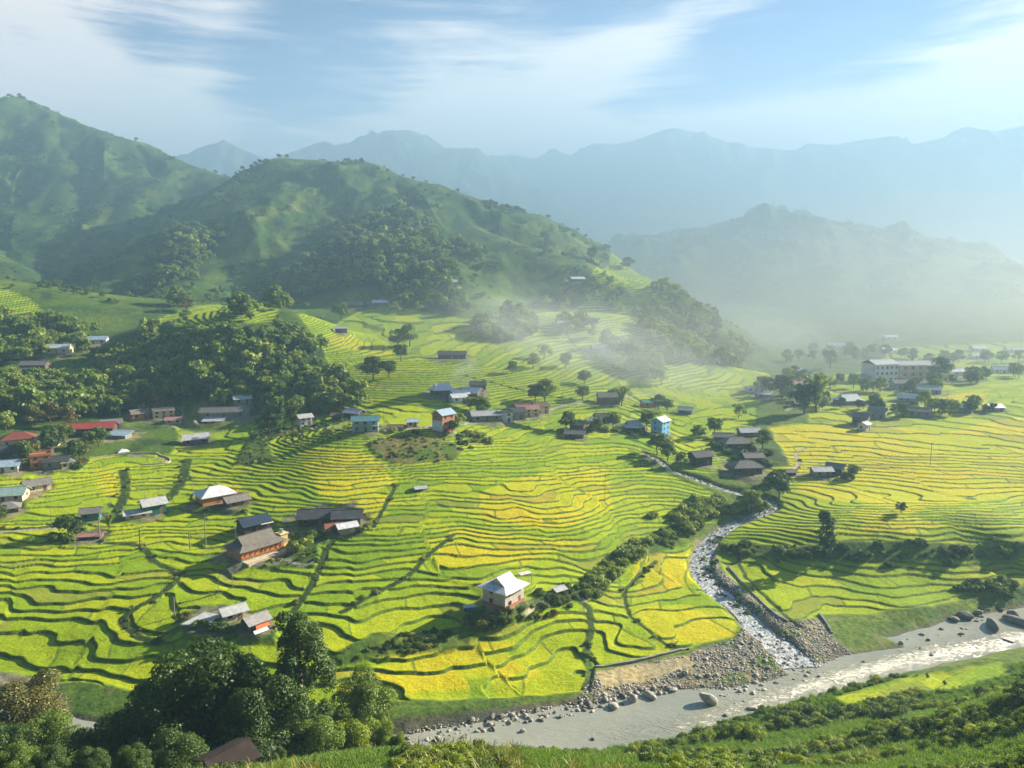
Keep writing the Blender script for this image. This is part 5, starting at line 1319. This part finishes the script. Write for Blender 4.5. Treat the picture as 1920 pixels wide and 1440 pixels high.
row([(820,1185),(780,1200),(740,1212),(850,1190)], 20, 1.6, 'near_bush', .8, 1.6, ['dark', 'mid'], 'low dark bush on the bank between the terraces and the golden field', 'low bushes on the dark bank', 18)
# ================================================================== woods, undergrowth, stones
def merged_proto(key, k, leafm):
    """one individual as a single mesh, used only inside the countless masses"""
    cm = crown_for(key, k, leafm)
    return bpy.data.objects.new('%s_%s' % (key, leafm), cm)
def scatter(name, pts, scl, protos, label, kind='stuff', squash=None, seed=0, tilt=None):
    me = bpy.data.meshes.new(name); me.vertices.add(len(pts)); me.vertices.foreach_set('co', np.asarray(pts, np.float32).ravel())
    rg = np.random.default_rng(seed)
    fattr(me, 'sc', scl); fattr(me, 'rz', rg.uniform(0, 6.28, len(pts)))
    a = me.attributes.new('pick', 'INT', 'POINT'); a.data.foreach_set('value', rg.integers(0, len(protos), len(pts)).astype(np.int32))
    fattr(me, 'sq', squash if squash is not None else np.ones(len(pts)))
    fattr(me, 'tl', tilt if tilt is not None else np.zeros(len(pts)))
    o = link(bpy.data.objects.new(name, me)); tag(o, label, kind=kind)
    ng = bpy.data.node_groups.new(name, 'GeometryNodeTree')
    ng.interface.new_socket('Geometry', in_out='INPUT', socket_type='NodeSocketGeometry'); ng.interface.new_socket('Geometry', in_out='OUTPUT', socket_type='NodeSocketGeometry')
    gi = ng.nodes.new('NodeGroupInput'); go = ng.nodes.new('NodeGroupOutput'); ip = ng.nodes.new('GeometryNodeInstanceOnPoints'); jn = ng.nodes.new('GeometryNodeJoinGeometry')
    for p in reversed(protos):
        oi = ng.nodes.new('GeometryNodeObjectInfo'); oi.inputs['Object'].default_value = p; oi.inputs['As Instance'].default_value = True
        ng.links.new(oi.outputs['Geometry'], jn.inputs[0])
    def na(nm, typ='FLOAT'):
        n = ng.nodes.new('GeometryNodeInputNamedAttribute'); n.data_type = typ; n.inputs[0].default_value = nm; return n.outputs[0]
    ng.links.new(gi.outputs[0], ip.inputs['Points']); ng.links.new(jn.outputs[0], ip.inputs['Instance']); ip.inputs['Pick Instance'].default_value = True
    ng.links.new(na('pick', 'INT'), ip.inputs['Instance Index'])
    cx = ng.nodes.new('ShaderNodeCombineXYZ'); ng.links.new(na('rz'), cx.inputs[2]); ng.links.new(na('tl'), cx.inputs[0])
    ng.links.new(cx.outputs[0], ip.inputs['Rotation'])
    s_ = na('sc'); ml = ng.nodes.new('ShaderNodeMath'); ml.operation = 'MULTIPLY'; ng.links.new(s_, ml.inputs[0]); ng.links.new(na('sq'), ml.inputs[1])
    cs = ng.nodes.new('ShaderNodeCombineXYZ'); ng.links.new(s_, cs.inputs[0]); ng.links.new(s_, cs.inputs[1]); ng.links.new(ml.outputs[0], cs.inputs[2])
    ng.links.new(cs.outputs[0], ip.inputs['Scale']); ng.links.new(ip.outputs[0], go.inputs[0])
    md = o.modifiers.new('spread', 'NODES'); md.node_group = ng
    return o
proto('far_tree', 'round', 3.4, 7.0, 14, 420, .62, (71, 72, 73, 74))
proto('far_bush', 'bush', 2.4, 2.8, 8, 220, .5, (81, 82))
def rand_in(n, xr, yr, seed):
    rg = np.random.default_rng(seed); y = np.sqrt(rg.uniform(yr[0] ** 2, yr[1] ** 2, n)); return rg.uniform(-xr, xr, n) * (y + 40), y, rg
# wooded knolls and patches
x, y, rg = rand_in(120000, .80, (330, 1150), 5)
m = np.full(x.shape, -1e9)
for p in FOREST: m = np.maximum(m, sdist(p, x, y) + 4 * fbm(x / 24, y / 24, 3, 56))
dens = np.where(y > 560, .22, .62) * sstep(-2, 3, m)
ok = rg.random(len(x)) < dens; x, y = x[ok], y[ok]
z = gz(x, y); ptsF = np.stack([x, y, z - .6], 1)
scF = rg.uniform(.7, 1.35, len(x)) * np.where(rg.random(len(x)) < .08, 1.45, 1.0)
spur = ptsF[:, 0] > 40
scatter('spur_woods', ptsF[spur], scF[spur], [merged_proto('far_tree', k, l) for k, l in ((0, 'bamboo'), (1, 'mid'), (2, 'bamboo'), (3, 'far'))], 'pale green woods on the spur above the misty village', seed=51)
ptsF = ptsF[~spur]; scF = scF[~spur]
scatter('woods', ptsF, scF, [merged_proto('far_tree', k, l) for k, l in ((0, 'far'), (1, 'far'), (2, 'mid'), (3, 'far'), (0, 'bamboo'), (1, 'bamboo'))], 'dense woods on the knolls and slopes', seed=5)
# loose trees and scrub over the mountain sides
x, y, rg = rand_in(230000, .82, (430, 1500), 6)
h0_, ov = surf0(x, y)
c = fbm(x / 70, y / 70, 4, 131) + .5 * fbm(x / 20, y / 20, 3, 132)
pm = np.full(x.shape, -1e9)
for p in PADDY[:1]: pm = np.maximum(pm, sdist(p, x, y))
dens = .02 + .6 * sstep(.12, .42, c); dens = np.where((ov > 6) | ((y > 500) & (x < -130)), dens, .0) * np.where(pm > -3, .02, 1.0)
ok = rg.random(len(x)) < dens * np.clip(700 / y, .3, 1); x, y, hh = x[ok], y[ok], h0_[ok]
z = gz(x, y); scH = .26 + .7 * rg.random(len(x)) ** 1.8
scatter('hillside_woods', np.stack([x, y, z - .5], 1), scH, [merged_proto('far_tree', k, l) for k, l in ((0, 'far'), (1, 'far'), (3, 'mid'))] + [merged_proto('far_bush', k, 'far') for k in (0, 1)], 'scrub and loose woods over the mountain sides', squash=rg.uniform(.7, 1.0, len(x)), seed=6)
# clumps of trees on the terraced mountain apron
CL = [(545,530,18,26),(560,545,14,22),(790,560,30,26),(830,575,34,24),(850,555,20,20),(930,625,30,22),(965,610,34,26),(980,630,16,18),(1190,680,26,34),(1215,700,16,18),(1165,660,18,22),(1140,560,30,22),(1250,640,30,30),(1080,610,26,16),(870,470,30,30),(1300,600,26,26),(1340,650,22,26),(1230,520,16,14),(1270,570,20,20),(455,590,14,14),(520,575,14,14),(335,575,10,8),(1060,570,20,14)]
X, Yy, S_ = [], [], []
rg = np.random.default_rng(8)
for px, py, w, n in CL:
    cx_, cy_ = cast([px], [py]); k = cy_[0] / 1400
    X += list(cx_[0] + rg.normal(size=n) * w * .45 * k * 1.6); Yy += list(cy_[0] + rg.normal(size=n) * w * .45 * k * 2.0); S_ += list(rg.uniform(.75, 1.5, n))
X = np.array(X); Yy = np.array(Yy); z = gz(X, Yy)
scatter('slope_groves', np.stack([X, Yy, z - .5], 1), S_, [merged_proto('far_tree', 0, 'far'), merged_proto('far_tree', 1, 'mid'), merged_proto('mid_tree', 2, 'far'), merged_proto('far_tree', 2, 'bamboo')], 'leafy groves dotted over the terraced mountain slope', seed=8)
# grove below the small knoll, hedges round the villages
# near slope: tall grass, weeds, herb layer
def blade_mesh(name, n, hgt, wd, spread, m, seed, droop=.35, base=0):
    rg = np.random.default_rng(seed); V = []; Q = []; T = []
    for i in range(n):
        a = rg.uniform(0, 6.283); r = spread * rg.random() ** .7; bx, by = math.cos(a) * r, math.sin(a) * r
        h = hgt * rg.uniform(.5, 1.1); la = rg.uniform(0, 6.283); ln_ = h * droop * rg.uniform(.3, 1.4); w = wd * rg.uniform(.6, 1.2)
        dx, dy = math.cos(la), math.sin(la); px_, py__ = -dy * w, dx * w
        pts = [(bx, by, base), (bx + dx * ln_ * .25, by + dy * ln_ * .25, base + h * .55), (bx + dx * ln_ * .62, by + dy * ln_ * .62, base + h * .9), (bx + dx * ln_, by + dy * ln_, base + h * (1.0 - .25 * droop))]
        ws = (1.0, 1.0, .7, .08); b = len(V)
        for p, q in zip(pts, ws): V += [(p[0] - px_ * q, p[1] - py__ * q, p[2]), (p[0] + px_ * q, p[1] + py__ * q, p[2])]
        for j in range(3): Q.append((b + 2 * j, b + 2 * j + 1, b + 2 * j + 3, b + 2 * j + 2))
        T += [rg.random()] * 8
    me = new_mesh(name, V, Q); fattr(me, 'tint', T[:len(me.vertices)]); me.materials.append(m); return bpy.data.objects.new(name, me)
tuft_g = blade_mesh('green_tuft', 70, 1.0, .022, .45, LEAF['grass'], 1); tuft_d = blade_mesh('dry_tuft', 60, 1.15, .022, .45, LEAF['dry'], 2)
maize = blade_mesh('maize', 26, 1.9, .055, .35, LEAF['grass'], 3, droop=.8); maize_d = blade_mesh('dry_maize', 24, 1.8, .05, .35, LEAF['dry'], 4, droop=.8)
def near_pts(n, seed, yr=(42, 150)):
    rg = np.random.default_rng(seed); y = rg.uniform(*yr, n) ; x = rg.uniform(-.9, .9, n) * (y + 20); return x, y, rg
x, y, rg = near_pts(190000, 21)
riv = sdist(RIVER, x, y); nearside = y < np.interp(x, *(lambda a: (a[::-1, 0], a[::-1, 1]))(plan_at_z(NEAR_BANK, 0.0))) - .3
field = sdist(PADDY[-1], x, y)
c = fbm(x / 12, y / 12, 3, 141)
ok = nearside & (field < -.6) & (rg.random(len(x)) < .42)
x, y, c = x[ok], y[ok], c[ok]; z = gz(x, y)
dry = sstep(.2, 1.0, c + .25 * sstep(95, 70, y) * sstep(30, 0, x)) > rg.random(len(x))
g1 = ~dry
scatter('tall_grass', np.stack([x, y, z - .05], 1)[g1], rg.uniform(.45, 1.05, g1.sum()), [tuft_g, tuft_g, merged_proto('near_bush', 0, 'mid')][:2], 'tall green grass on the near slope', seed=21)
scatter('dry_grass', np.stack([x, y, z - .05], 1)[dry], rg.uniform(.45, 1.05, dry.sum()), [tuft_d, tuft_g, maize_d], 'tall straw coloured grass on the near slope', seed=22)
x, y, rg = near_pts(26000, 23); nearside = y < np.interp(x, *(lambda a: (a[::-1, 0], a[::-1, 1]))(plan_at_z(NEAR_BANK, 0.0))) - 1.0
ok = nearside & (sdist(PADDY[-1], x, y) < -1.5) & (fbm(x / 16, y / 16, 3, 151) > .26 - .22 * sstep(-5, 25, x))
x, y = x[ok], y[ok]; z = gz(x, y)
scatter('undergrowth', np.stack([x, y, z - .2], 1), rg.uniform(.22, .80, len(x)), [merged_proto('near_bush', 0, 'mid'), merged_proto('near_bush', 1, 'bright'), merged_proto('near_bush', 2, 'dark'), merged_proto('near_bush', 1, 'mid'), merged_proto('near_bush', 0, 'bamboo'), maize, maize], 'leafy undergrowth on the near slope', seed=23)
# crop rows / weeds on banks inside the valley
x, y, rg = rand_in(26000, .72, (150, 420), 31)
m = np.full(x.shape, -1e9)
for p in CROP: m = np.maximum(m, sdist(p, x, y))
np_ = np.full(x.shape, -1e9)
for p in NOPADDY: np_ = np.maximum(np_, sdist(p, x, y))
for ln, w in LANE3:
    d, _, _ = pdist(ln, x, y); np_ = np.maximum(np_, np.where(d < w * 1.5, 1.0 * (rg.random(len(x)) < .6), -1e9))
ok = ((m > 0) | (np_ > .3)) & (sdist(RIVER, x, y) < -2)
for fx, fy, fr, fz in FLAT: ok &= np.hypot(x - fx, y - fy) > fr * 1.05
_, sf, _ = pdist(STREAM, x, y, STREAM[:, 2]); ok &= pdist(STREAM, x, y)[0] > sf * .8 + .6
ok &= rg.random(len(x)) < .8
x, y = x[ok], y[ok]; z = gz(x, y)
scatter('bank_weeds', np.stack([x, y, z - .15], 1), rg.uniform(.16, .42, len(x)), [merged_proto('far_bush', 0, 'mid'), merged_proto('far_bush', 1, 'olive'), merged_proto('far_bush', 0, 'bamboo'), merged_proto('far_bush', 1, 'dark')], 'weeds and crop plants on banks and ditches', seed=31)

# ---- stones
STONE = simple_mat('river_stone', (.42, .39, .34, 1), .9, nscale=2.5, var=.35, st=.3)
STONE2 = simple_mat('dark_stone', (.18, .17, .15, 1), .9, nscale=2.5, var=.35, st=.3)
def stone_mesh(name, seed, m, sub=3):
    bm = bmesh.new(); bmesh.ops.create_icosphere(bm, subdivisions=sub, radius=1.0); rg = np.random.default_rng(seed)
    sx, sy, sz = rg.uniform(.8, 1.25), rg.uniform(.65, 1.0), rg.uniform(.5, .8); off = rg.uniform(0, 50, 3)
    planes = [(Vector(rg.normal(size=3)).normalized(), rg.uniform(.62, .9)) for _ in range(7)]
    for v in bm.verts:
        for n_, d_ in planes:
            e_ = v.co.dot(n_) - d_
            if e_ > 0: v.co -= n_ * e_ * .85
        k = 1 + .10 * float(pnoise(v.co.x * 1.6 + off[0], v.co.y * 1.6 + v.co.z + off[1]))
        v.co = Vector((v.co.x * sx * k, v.co.y * sy * k, v.co.z * sz * k))
    me = bpy.data.meshes.new(name); bm.to_mesh(me); bm.free(); me.materials.append(m)
    me.polygons.foreach_set('use_smooth', np.ones(len(me.polygons), bool)); return me
STM = [stone_mesh('stone', s, STONE) for s in range(5)]; STD = [stone_mesh('stone', s + 9, STONE2) for s in range(4)]
def lone_stone(px, py, size, label, k=0, m=STM, zz_=None, sc=(1, 1, 1)):
    x, y = cast([px], [py]) if zz_ is None else [np.array([v]) for v in at_z(px, py, zz_)]
    z = max(float(gz(x, y)[0]), 0.0) if zz_ is None else zz_
    o = link(bpy.data.objects.new('boulder', m[k % len(m)])); o.location = (float(x[0]), float(y[0]), z + size * .22 * sc[2]); o.scale = (size * .5 * sc[0], size * .5 * sc[1], size * .5 * sc[2]); o.rotation_euler = (0, 0, k * 1.3)
    tag(o, label, 'boulder'); return o
big = lone_stone(1327, 1318, 3.6, 'big tilted boulder alone in the calm river water', 0, STM, 0.0, (1.05, .8, 1.25)); big.rotation_euler = (0.1, .38, -.25)
for i, a in enumerate([(1662+200,1166,4.4,'large dark rounded boulder in the bright water at the right',STD,(1.2,.8,.75)),(1808,1146,4.0,'dark rounded boulder at the edge of the river meadow',STD,(1.3,.8,.8)),(1790,1150,2.6,'smaller dark boulder beside the meadow boulder',STD,(1,1,.8)),(1912,1158,5.0,'flat grey boulder at the far right shore',STD,(1.3,.9,.55)),
  (1835,1140,2.2,'boulder right of the dark rounded meadow boulder',STD,(1,1,.9)),(1900,1142,3.6,'grey boulder in the shore rocks at the right edge',STD,(1.2,.9,.8)),(1284,1262+2,1.6,'white boulder at the top of the gravel bar',STM,(1,1,1)),(1187,1308,2.4,'angular pale boulder with a rusty foot on the left bank',STM,(1,1,1.1)),(1218,1302,2.2,'rounded pale boulder right of the angular one',STM,(1.2,1,.8)),
  (1262,1292,1.6,'egg shaped stone near the calm pool',STM,(1.2,1,.9)),(1150,1320,2.2,'pale stone in the water below the left bank',STM,(1.2,1,.8)),(1410,1322,1.8,'flat grey stone beside the rapids',STM,(1.3,1,.5)),(1440,1326,1.5,'dark stone at the head of the rapids',STD,(1.2,1,.6)),(1361,1336,1.0,'small dark stone right below the big tilted boulder',STD,(1.2,1,.7)),
  (949,1398,1.5,'dark stone in the near rapids',STD,(1,1,.8)),(1112,1386-8,.8,'little stone breaking the calm river',STD,(1,1,.8)),(980,1362,1.2,'wet stone near the dark left shore',STM,(1,1,.8)),(1690,1202,1.6,'rock at the tip of the river meadow',STM,(1,1,1)),(1620,1234,.9,'small rock below the meadow shore',STD,(1,1,.6)),(1748,1218,1.2,'flat rock amid the right rapids',STD,(1.4,1,.5)),(1890,1190,1.3,'long low rock amid the right current',STD,(1.8,.7,.4))]):
    lone_stone(a[0], a[1], a[2], a[3], i + 1, a[4], None, a[5])
def stones(poly, n, lo, hi, label, group, seed, ms, dens=None):
    rg = np.random.default_rng(seed); P_ = ground_poly(poly) if dens is None else plan_at_z(poly, 0.0); b0, b1 = P_.min(0), P_.max(0); got = 0
    xs = rg.uniform(b0[0], b1[0], n * 14); ys = rg.uniform(b0[1], b1[1], n * 14); s = sdist(P_, xs, ys) > 0; xs, ys = xs[s][:n], ys[s][:n]
    z = np.maximum(gz(xs, ys), -.1)
    for i in range(len(xs)):
        o = link(bpy.data.objects.new('rock', ms[i % len(ms)])); r = lo + (hi - lo) * rg.random() ** 2.2
        o.location = (xs[i], ys[i], z[i] + r * .12); o.scale = (r * .5, r * .45, r * .42); o.rotation_euler = (rg.uniform(-.3, .3), rg.uniform(-.3, .3), rg.uniform(0, 6.28)); tag(o, label, 'rock', group)
stones([(1250,1262),(1400,1180),(1440,1190),(1500,1235),(1560,1240),(1540,1265),(1420,1296),(1380,1325),(1330,1285)], 120, .5, 1.5, 'grey rock on the gravel bar at the mouth of the side stream', 'rocks of the gravel bar', 1, STM)
stones([(740,1362),(900,1338),(1080,1308),(1180,1292),(1260,1280),(1265,1292),(1100,1330),(950,1352),(840,1376),(745,1388)], 210, .5, 1.7, 'rock in the stony embankment on the left shore', 'rocks of the left embankment', 2, STM + STD)
stones([(1640,1212),(1760,1172),(1900,1140),(1930,1150),(1800,1195),(1700,1225)], 30, .5, 1.6, 'rock in the shallows off the river meadow', 'rocks off the river meadow', 3, STD + STM[:2], 1)
# gravel: countless small stones
x = rng.uniform(-20, 90, 60000); y = rng.uniform(128, 215, 60000)
s = (sdist(GRAVEL, x, y) > .2) & (sdist(SAND, x, y) < .5); x, y = x[s], y[s]
z = gz(x, y); s = z > -.35; x, y, z = x[s], y[s], z[s]
sel = rng.random(len(x)) < (.35 + .65 * (fbm(x / 7, y / 7, 3, 161) > -.2)); x, y, z = x[sel], y[sel], z[sel]
STS = [bpy.data.objects.new('pebble', stone_mesh('pebble', 40 + k, STONE if k < 3 else STONE2, 1)) for k in range(4)]
scatter('gravel', np.stack([x, y, z + .02], 1), .12 + .26 * rng.random(len(x)) ** 2.5, STS, 'loose stones and gravel of the river banks', seed=41)
sx_ = rng.uniform(0, 1, 900); i = (sx_ * (len(STREAM) - 1)).astype(int); off = rng.normal(size=900) * STREAM[i, 2] * .42
d = np.gradient(STREAM[:, :2], axis=0); nn = np.stack([-d[:, 1], d[:, 0]], 1) / np.hypot(d[:, 0], d[:, 1])[:, None]
x = STREAM[i, 0] + nn[i, 0] * off + rng.normal(size=900); y = STREAM[i, 1] + nn[i, 1] * off + rng.normal(size=900)
zst = _sz[i] + .02
scatter('stream_stones', np.stack([x, y, zst], 1), .16 + .4 * rng.random(900) ** 2.2, STS, 'stones lying in the side stream', seed=42)

# ---- chimney and field smoke: thin rising drifts
def smoke(px, py, r, hgt, dens, label, seed, lean=(.6, .2)):
    x, y = cast([px], [py]); z = float(gz(x, y)[0]); m, t, gg, out = mat('smoke_%d' % seed)
    tcn = t.nodes.new('ShaderNodeTexCoord').outputs['Object']
    n = gg.noise(tcn, 1.7, 5, .65, 1.0)
    ln = t.nodes.new('ShaderNodeVectorMath'); ln.operation = 'LENGTH'; t.links.new(tcn, ln.inputs[0])
    fall = gg.ramp(ln.outputs['Value'], .35, 1.0, inv=True)
    d_ = gg.m('MULTIPLY', gg.m('MULTIPLY', gg.ramp(n, .36, .75), fall), dens)
    pv = t.nodes.new('ShaderNodeVolumePrincipled'); pv.inputs['Color'].default_value = (.84, .94, 1, 1); pv.inputs['Anisotropy'].default_value = .2; t.links.new(d_, pv.inputs['Density'])
    t.links.new(pv.outputs[0], out.inputs['Volume'])
    bm = bmesh.new(); bmesh.ops.create_icosphere(bm, subdivisions=3, radius=1.0); me = bpy.data.meshes.new('smoke'); bm.to_mesh(me); bm.free(); me.materials.append(m)
    o = link(bpy.data.objects.new('smoke', me)); o.scale = (r, r * .8, hgt); o.location = (float(x[0]) + lean[0] * r * .5, float(y[0]), z + hgt * .75); o.rotation_euler = (0, R(18), 0)
    tag(o, label, kind='stuff')
smoke(862, 736, 9, 11, .09, 'white smoke rising behind the white roofs on the slope', 1)
smoke(985, 705, 95, 28, .007, 'blue smoke drifting over the terraces above the roadside row', 2)
smoke(1180, 745, 70, 20, .004, 'thin smoke over the middle fields', 3)
smoke(1425, 660, 60, 22, .008, 'mist patch at the foot of the right hill', 4)
def mist(cx_, cy_, cz_, rx, ry, rz, dens, label, col=(.34, .51, .69), an=.1):
    m, t, gg, out = mat('mist'); pv = t.nodes.new('ShaderNodeVolumePrincipled'); pv.inputs['Color'].default_value = (*col, 1); pv.inputs['Anisotropy'].default_value = an
    ln = t.nodes.new('ShaderNodeVectorMath'); ln.operation = 'LENGTH'; t.links.new(t.nodes.new('ShaderNodeTexCoord').outputs['Object'], ln.inputs[0]); t.links.new(gg.m('MULTIPLY', gg.ramp(ln.outputs['Value'], .05, 1.0, inv=True), dens), pv.inputs['Density'])
    t.links.new(pv.outputs[0], out.inputs['Volume'])
    bm = bmesh.new(); bmesh.ops.create_icosphere(bm, subdivisions=4, radius=1.0); me = bpy.data.meshes.new('mist'); bm.to_mesh(me); bm.free(); me.materials.append(m)
    o = link(bpy.data.objects.new('mist', me)); o.scale = (rx, ry, rz); o.location = (cx_, cy_, cz_); tag(o, label, kind='stuff')
mist(100, 1950, 20, 3000, 1760, 720, .0022, 'blue mist lying between the middle mountain and the far range')
mist(560, 780, 0, 900, 600, 230, .0013, 'pale sunlit mist filling the valley on the right', (.90, .94, .90), .32)
mist(40, 430, 42, 210, 130, 58, .0016, 'thin veil of smoke hanging over the middle of the valley', (.92, .96, .98), .2)
# ================================================================== the air of the valley
hz, t, gg, out = mat('valley_haze')
pv = t.nodes.new('ShaderNodeVolumePrincipled')
pv.inputs['Color'].default_value = (.32, .54, .74, 1)
pv.inputs['Density'].default_value = HAZE_D
pv.inputs['Anisotropy'].default_value = .24
t.links.new(pv.outputs[0], out.inputs['Volume'])
ztop = float(max(zz.max(), 120)) + 6
bm = bmesh.new(); bmesh.ops.create_cube(bm, size=1.0)
x0, x1, y0_, y1_, z0_ = float(fx_.min()) - 20, float(fx_.max()) + 20, -30.0, float(rows[-1]) + 20, float(zz.min()) - 1.0
for v in bm.verts:
    v.co = ((x0 + x1) / 2 + v.co.x * (x1 - x0), (y0_ + y1_) / 2 + v.co.y * (y1_ - y0_), (z0_ + ztop) / 2 + v.co.z * (ztop - z0_))
me = bpy.data.meshes.new('haze'); bm.to_mesh(me); bm.free(); me.materials.append(hz)
tag(link(bpy.data.objects.new('haze', me)), 'thin bluish valley haze', kind='stuff')
